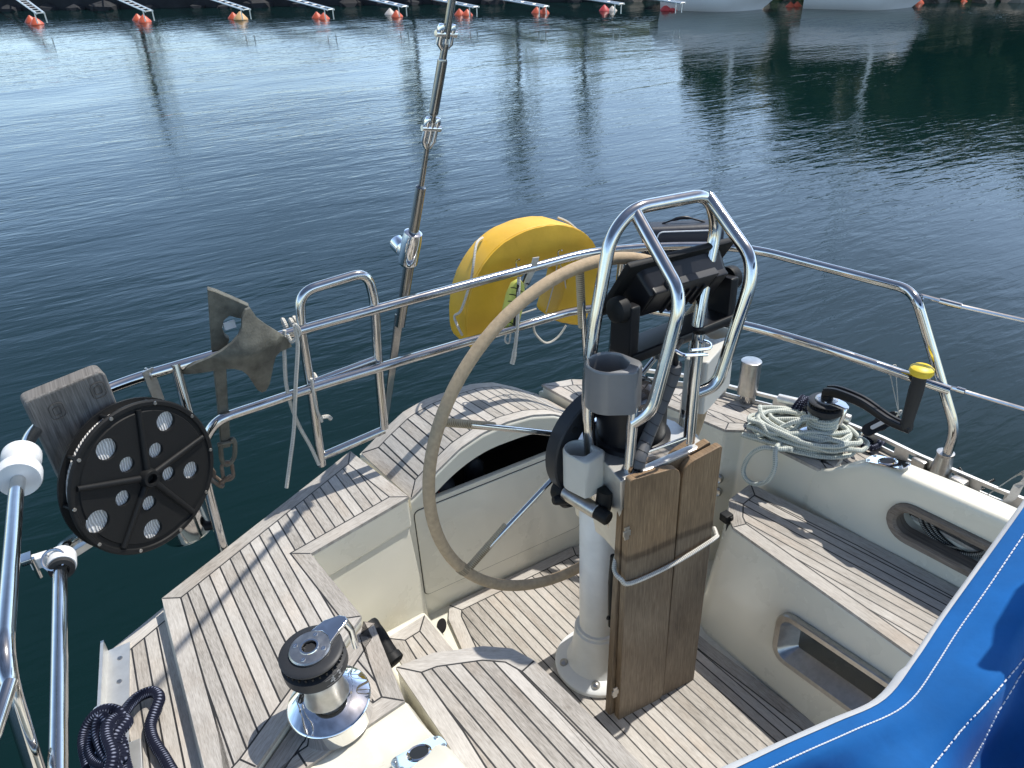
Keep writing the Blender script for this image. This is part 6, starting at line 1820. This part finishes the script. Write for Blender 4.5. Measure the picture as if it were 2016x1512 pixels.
# moored boats at the right, only their hulls show
def far_boat(pstern, pbow, beam, h, label, stripe):
    t = thing('moored_boat', label, 'boat', pstern.lerp(pbow, .5), 'boats moored at the far quay', boat=False)
    d = (pbow - pstern); L_ = d.length; d.normalize(); s_ = Vector((-d.y, d.x, 0))
    bm = NB(); rows = []
    for i in range(13):
        u = i / 12; wb = beam / 2 * min(1, 1.0 - max(0, (u - .45) / .55) ** 2.2); wb = max(wb, .02)
        base = pstern + d * (L_ * u)
        rk = .55 * max(0, (u - .6) / .4)
        row = []
        for z, k, ex_ in ((-.35, .55, 0), (0.0, .86, .0), (h * .45, .95, rk * .45), (h * .62, .965, rk * .62), (h * .72, .975, rk * .72), (h, 1.0, rk)):
            row.append((base + d * ex_, wb * k, z))
        rows.append([bm.verts.new(b_ - s_ * w_ + Vector((0, 0, z))) for b_, w_, z in row] + [bm.verts.new(b_ + s_ * w_ + Vector((0, 0, z))) for b_, w_, z in row[::-1]])
    n = len(rows[0])
    for a, b in zip(rows, rows[1:]):
        for k in range(n):
            f = bm.faces.new((a[k], a[(k + 1) % n], b[(k + 1) % n], b[k]))
            if stripe and k in (3, n - 5): f.material_index = 1
    bm.faces.new(rows[0]); bm.faces.new(rows[-1][::-1]); bmesh.ops.recalc_face_normals(bm, faces=bm.faces)
    obj('hull', bm, [HULLW, HULLB], t, smooth=50)
    bm = NB(); c = pstern + d * (L_ * .42)
    out = [(-1.4, -.55), (1.0, -.6), (1.8, -.25), (1.8, .25), (1.0, .6), (-1.4, .55)]
    prism(bm, [c + d * x + s_ * (y * beam * .5) + Vector((0, 0, h)) for x, y in out], (0, 0, 0), .05, 2, topbot=[c + d * x * .85 + s_ * (y * beam * .42) + Vector((0, 0, h + .55)) for x, y in out]); bmesh.ops.recalc_face_normals(bm, faces=bm.faces)
    obj('cabin', bm, HULLW, t)
    bm = NB(); cyl(bm, c + d * .8 + Vector((0, 0, h)), c + d * .8 + Vector((0, 0, h + 8.5)), .06, 10, .04); obj('mast', bm, ALU, t)
    return t
far_boat(W(1320, 11, 0), W(1500, 18, 0), 2.3, .52, 'plain white hull moored left of the blue striped boat', False)
far_boat(W(1585, 8, 0), W(1795, 14, 0), 2.4, .55, 'white hull with a blue stripe moored at the far right', True)

# far right shore: rubble bank and wooded slope; trees behind the quay (their reflections lie on the water)
sa = W(1790, 4, 0); sb = W(2200, 6, 0); sdv = (sb - sa).normalized(); snv = Vector((-sdv.y, sdv.x, 0))
if snv.y < 0: snv = -snv
random.seed(9)
bm = NB()
for i in range(420):
    p = sa + sdv * random.uniform(-16, 34) + snv * abs(random.gauss(0, .7)) ; r0_ = random.uniform(.12, .42)
    sub = NB(); bmesh.ops.create_icosphere(sub, subdivisions=1, radius=r0_)
    for v in sub.verts: v.co = Vector((v.co.x * random.uniform(.8, 1.4), v.co.y * random.uniform(.8, 1.3), v.co.z * random.uniform(.5, .9)))
    sub.transform(Matrix.Translation(p + Vector((0, 0, .25 * (p - sa).dot(snv))))); me = bpy.data.meshes.new('t'); sub.to_mesh(me); sub.free(); bm.from_mesh(me); bpy.data.meshes.remove(me)
o = obj('shore_stones', bm, SHORE, None, smooth=0); o['kind'] = 'stuff'
bm = NB(); prism(bm, [sa - sdv * 16 + Vector((0, 0, -.5)), sa + sdv * 60 + Vector((0, 0, -.5)), sa + sdv * 60 + snv * 30 + Vector((0, 0, -.5)), sa - sdv * 16 + snv * 30 + Vector((0, 0, -.5))], (0, 0, 0), topbot=[sa - sdv * 16 + Vector((0, 0, .1)) + snv * .3, sa + sdv * 60 + Vector((0, 0, .1)) + snv * .3, sa + sdv * 60 + snv * 30 + Vector((0, 0, 6)), sa - sdv * 16 + snv * 30 + Vector((0, 0, 6))])
o = obj('hill', bm, GRASS, None, smooth=0); o['kind'] = 'structure'
bm = NB(); prism(bm, [q0 + qn * 5.9 + Vector((0, 0, .3)), q1 + qn * 5.9 + Vector((0, 0, .3)), q1 + qn * 60 + Vector((0, 0, .3)), q0 + qn * 60 + Vector((0, 0, .3))], (0, 0, .38))
o = obj('bank', bm, GRASS, None, smooth=0); o['kind'] = 'structure'

def tree_mesh(h, r, seed, dens=900, ls=1.0):
    rnd = random.Random(seed)
    bm = NB(); tr = NB()
    tube(tr, [Vector((0, 0, 0)), Vector((.05, .03, h * .3)), Vector((-.04, .06, h * .6)), Vector((.02, 0, h * .92))], [.09, .07, .05, .02], 8)
    cl = []
    for k in range(16):
        a = rnd.random() * 6.28; z = rnd.uniform(.28, .95) * h; rr = r * (1 - ((z / h - .5) / .55) ** 2) ** .5 if abs(z / h - .5) < .55 else .2 * r
        p = Vector((math.cos(a) * rr * .62, math.sin(a) * rr * .62, z)); cl.append((p, rnd.uniform(.28, .5) * r))
        tube(tr, [Vector((0, 0, z * .75)), p], [.05, .015], 5)
    for _ in range(dens):
        c, cr = cl[rnd.randrange(len(cl))]
        v = Vector((rnd.gauss(0, 1), rnd.gauss(0, 1), rnd.gauss(0, .8))).normalized() * cr * rnd.random() ** .4
        p = c + v; sz = rnd.uniform(.10, .22) * ls
        e1 = Vector((rnd.gauss(0, 1), rnd.gauss(0, 1), rnd.gauss(0, 1))).normalized(); e2 = e1.orthogonal().normalized()
        bm.faces.new([bm.verts.new(p + e1 * sz), bm.verts.new(p + e2 * sz * .6), bm.verts.new(p - e1 * sz), bm.verts.new(p - e2 * sz * .6)])
    return bm, tr
def tree(p, h, r, seed, label, dens=900):
    t = thing('bank_tree', label, 'tree', p, 'trees behind the far quay', boat=False)
    c, tr = tree_mesh(h, r, seed, dens)
    obj('crown', c, LEAF, t, smooth=0, local=True); obj('trunk', tr, BARK, t, local=True)
def wdir(px, dist): 
    q_ = ray(px, 0, WATER); q_.z = 0; q_.normalize(); return q_ * dist
tree(wdir(262, 31) + Vector((0, 0, .6)), 3.6, .95, 1, 'slim tree whose reflection falls left on the water', 110)
tree(wdir(812, 31) + Vector((0, 0, .6)), 6.0, .8, 2, 'narrow tree reflected left of the backstay turnbuckle', 420)
tree(wdir(1020, 31) + Vector((0, 0, .6)), 6.6, .9, 3, 'tall narrow tree reflected near the picture centre', 520)
tree(wdir(1155, 32) + Vector((0, 0, .6)), 6.2, .8, 4, 'tall tree reflected right of the picture centre', 420)
# far-off wood on the right slope: one mass
bm = NB(); rnd = random.Random(3)
for i in range(110):
    p = sa + sdv * rnd.uniform(-5, 34) + snv * rnd.uniform(3, 11); hh_ = rnd.uniform(3.2, 5.2)
    u_ = (p - sa).dot(sdv); hh_ *= .70 + .30 * min(1, max(0, (u_ + 5) / 10))
    c, tr = tree_mesh(hh_, hh_ * .34, 100 + i, 520, 1.7); tr.free()
    c.transform(Matrix.Translation(p + Vector((0, 0, 1.0))) ); 
    me = bpy.data.meshes.new('t'); c.to_mesh(me); c.free(); bm.from_mesh(me); bpy.data.meshes.remove(me)
o = obj('wood', bm, LEAF, None, smooth=0); o['kind'] = 'stuff'; o['label'] = 'dark green wood on the slope at the far right'; o['category'] = 'wood'
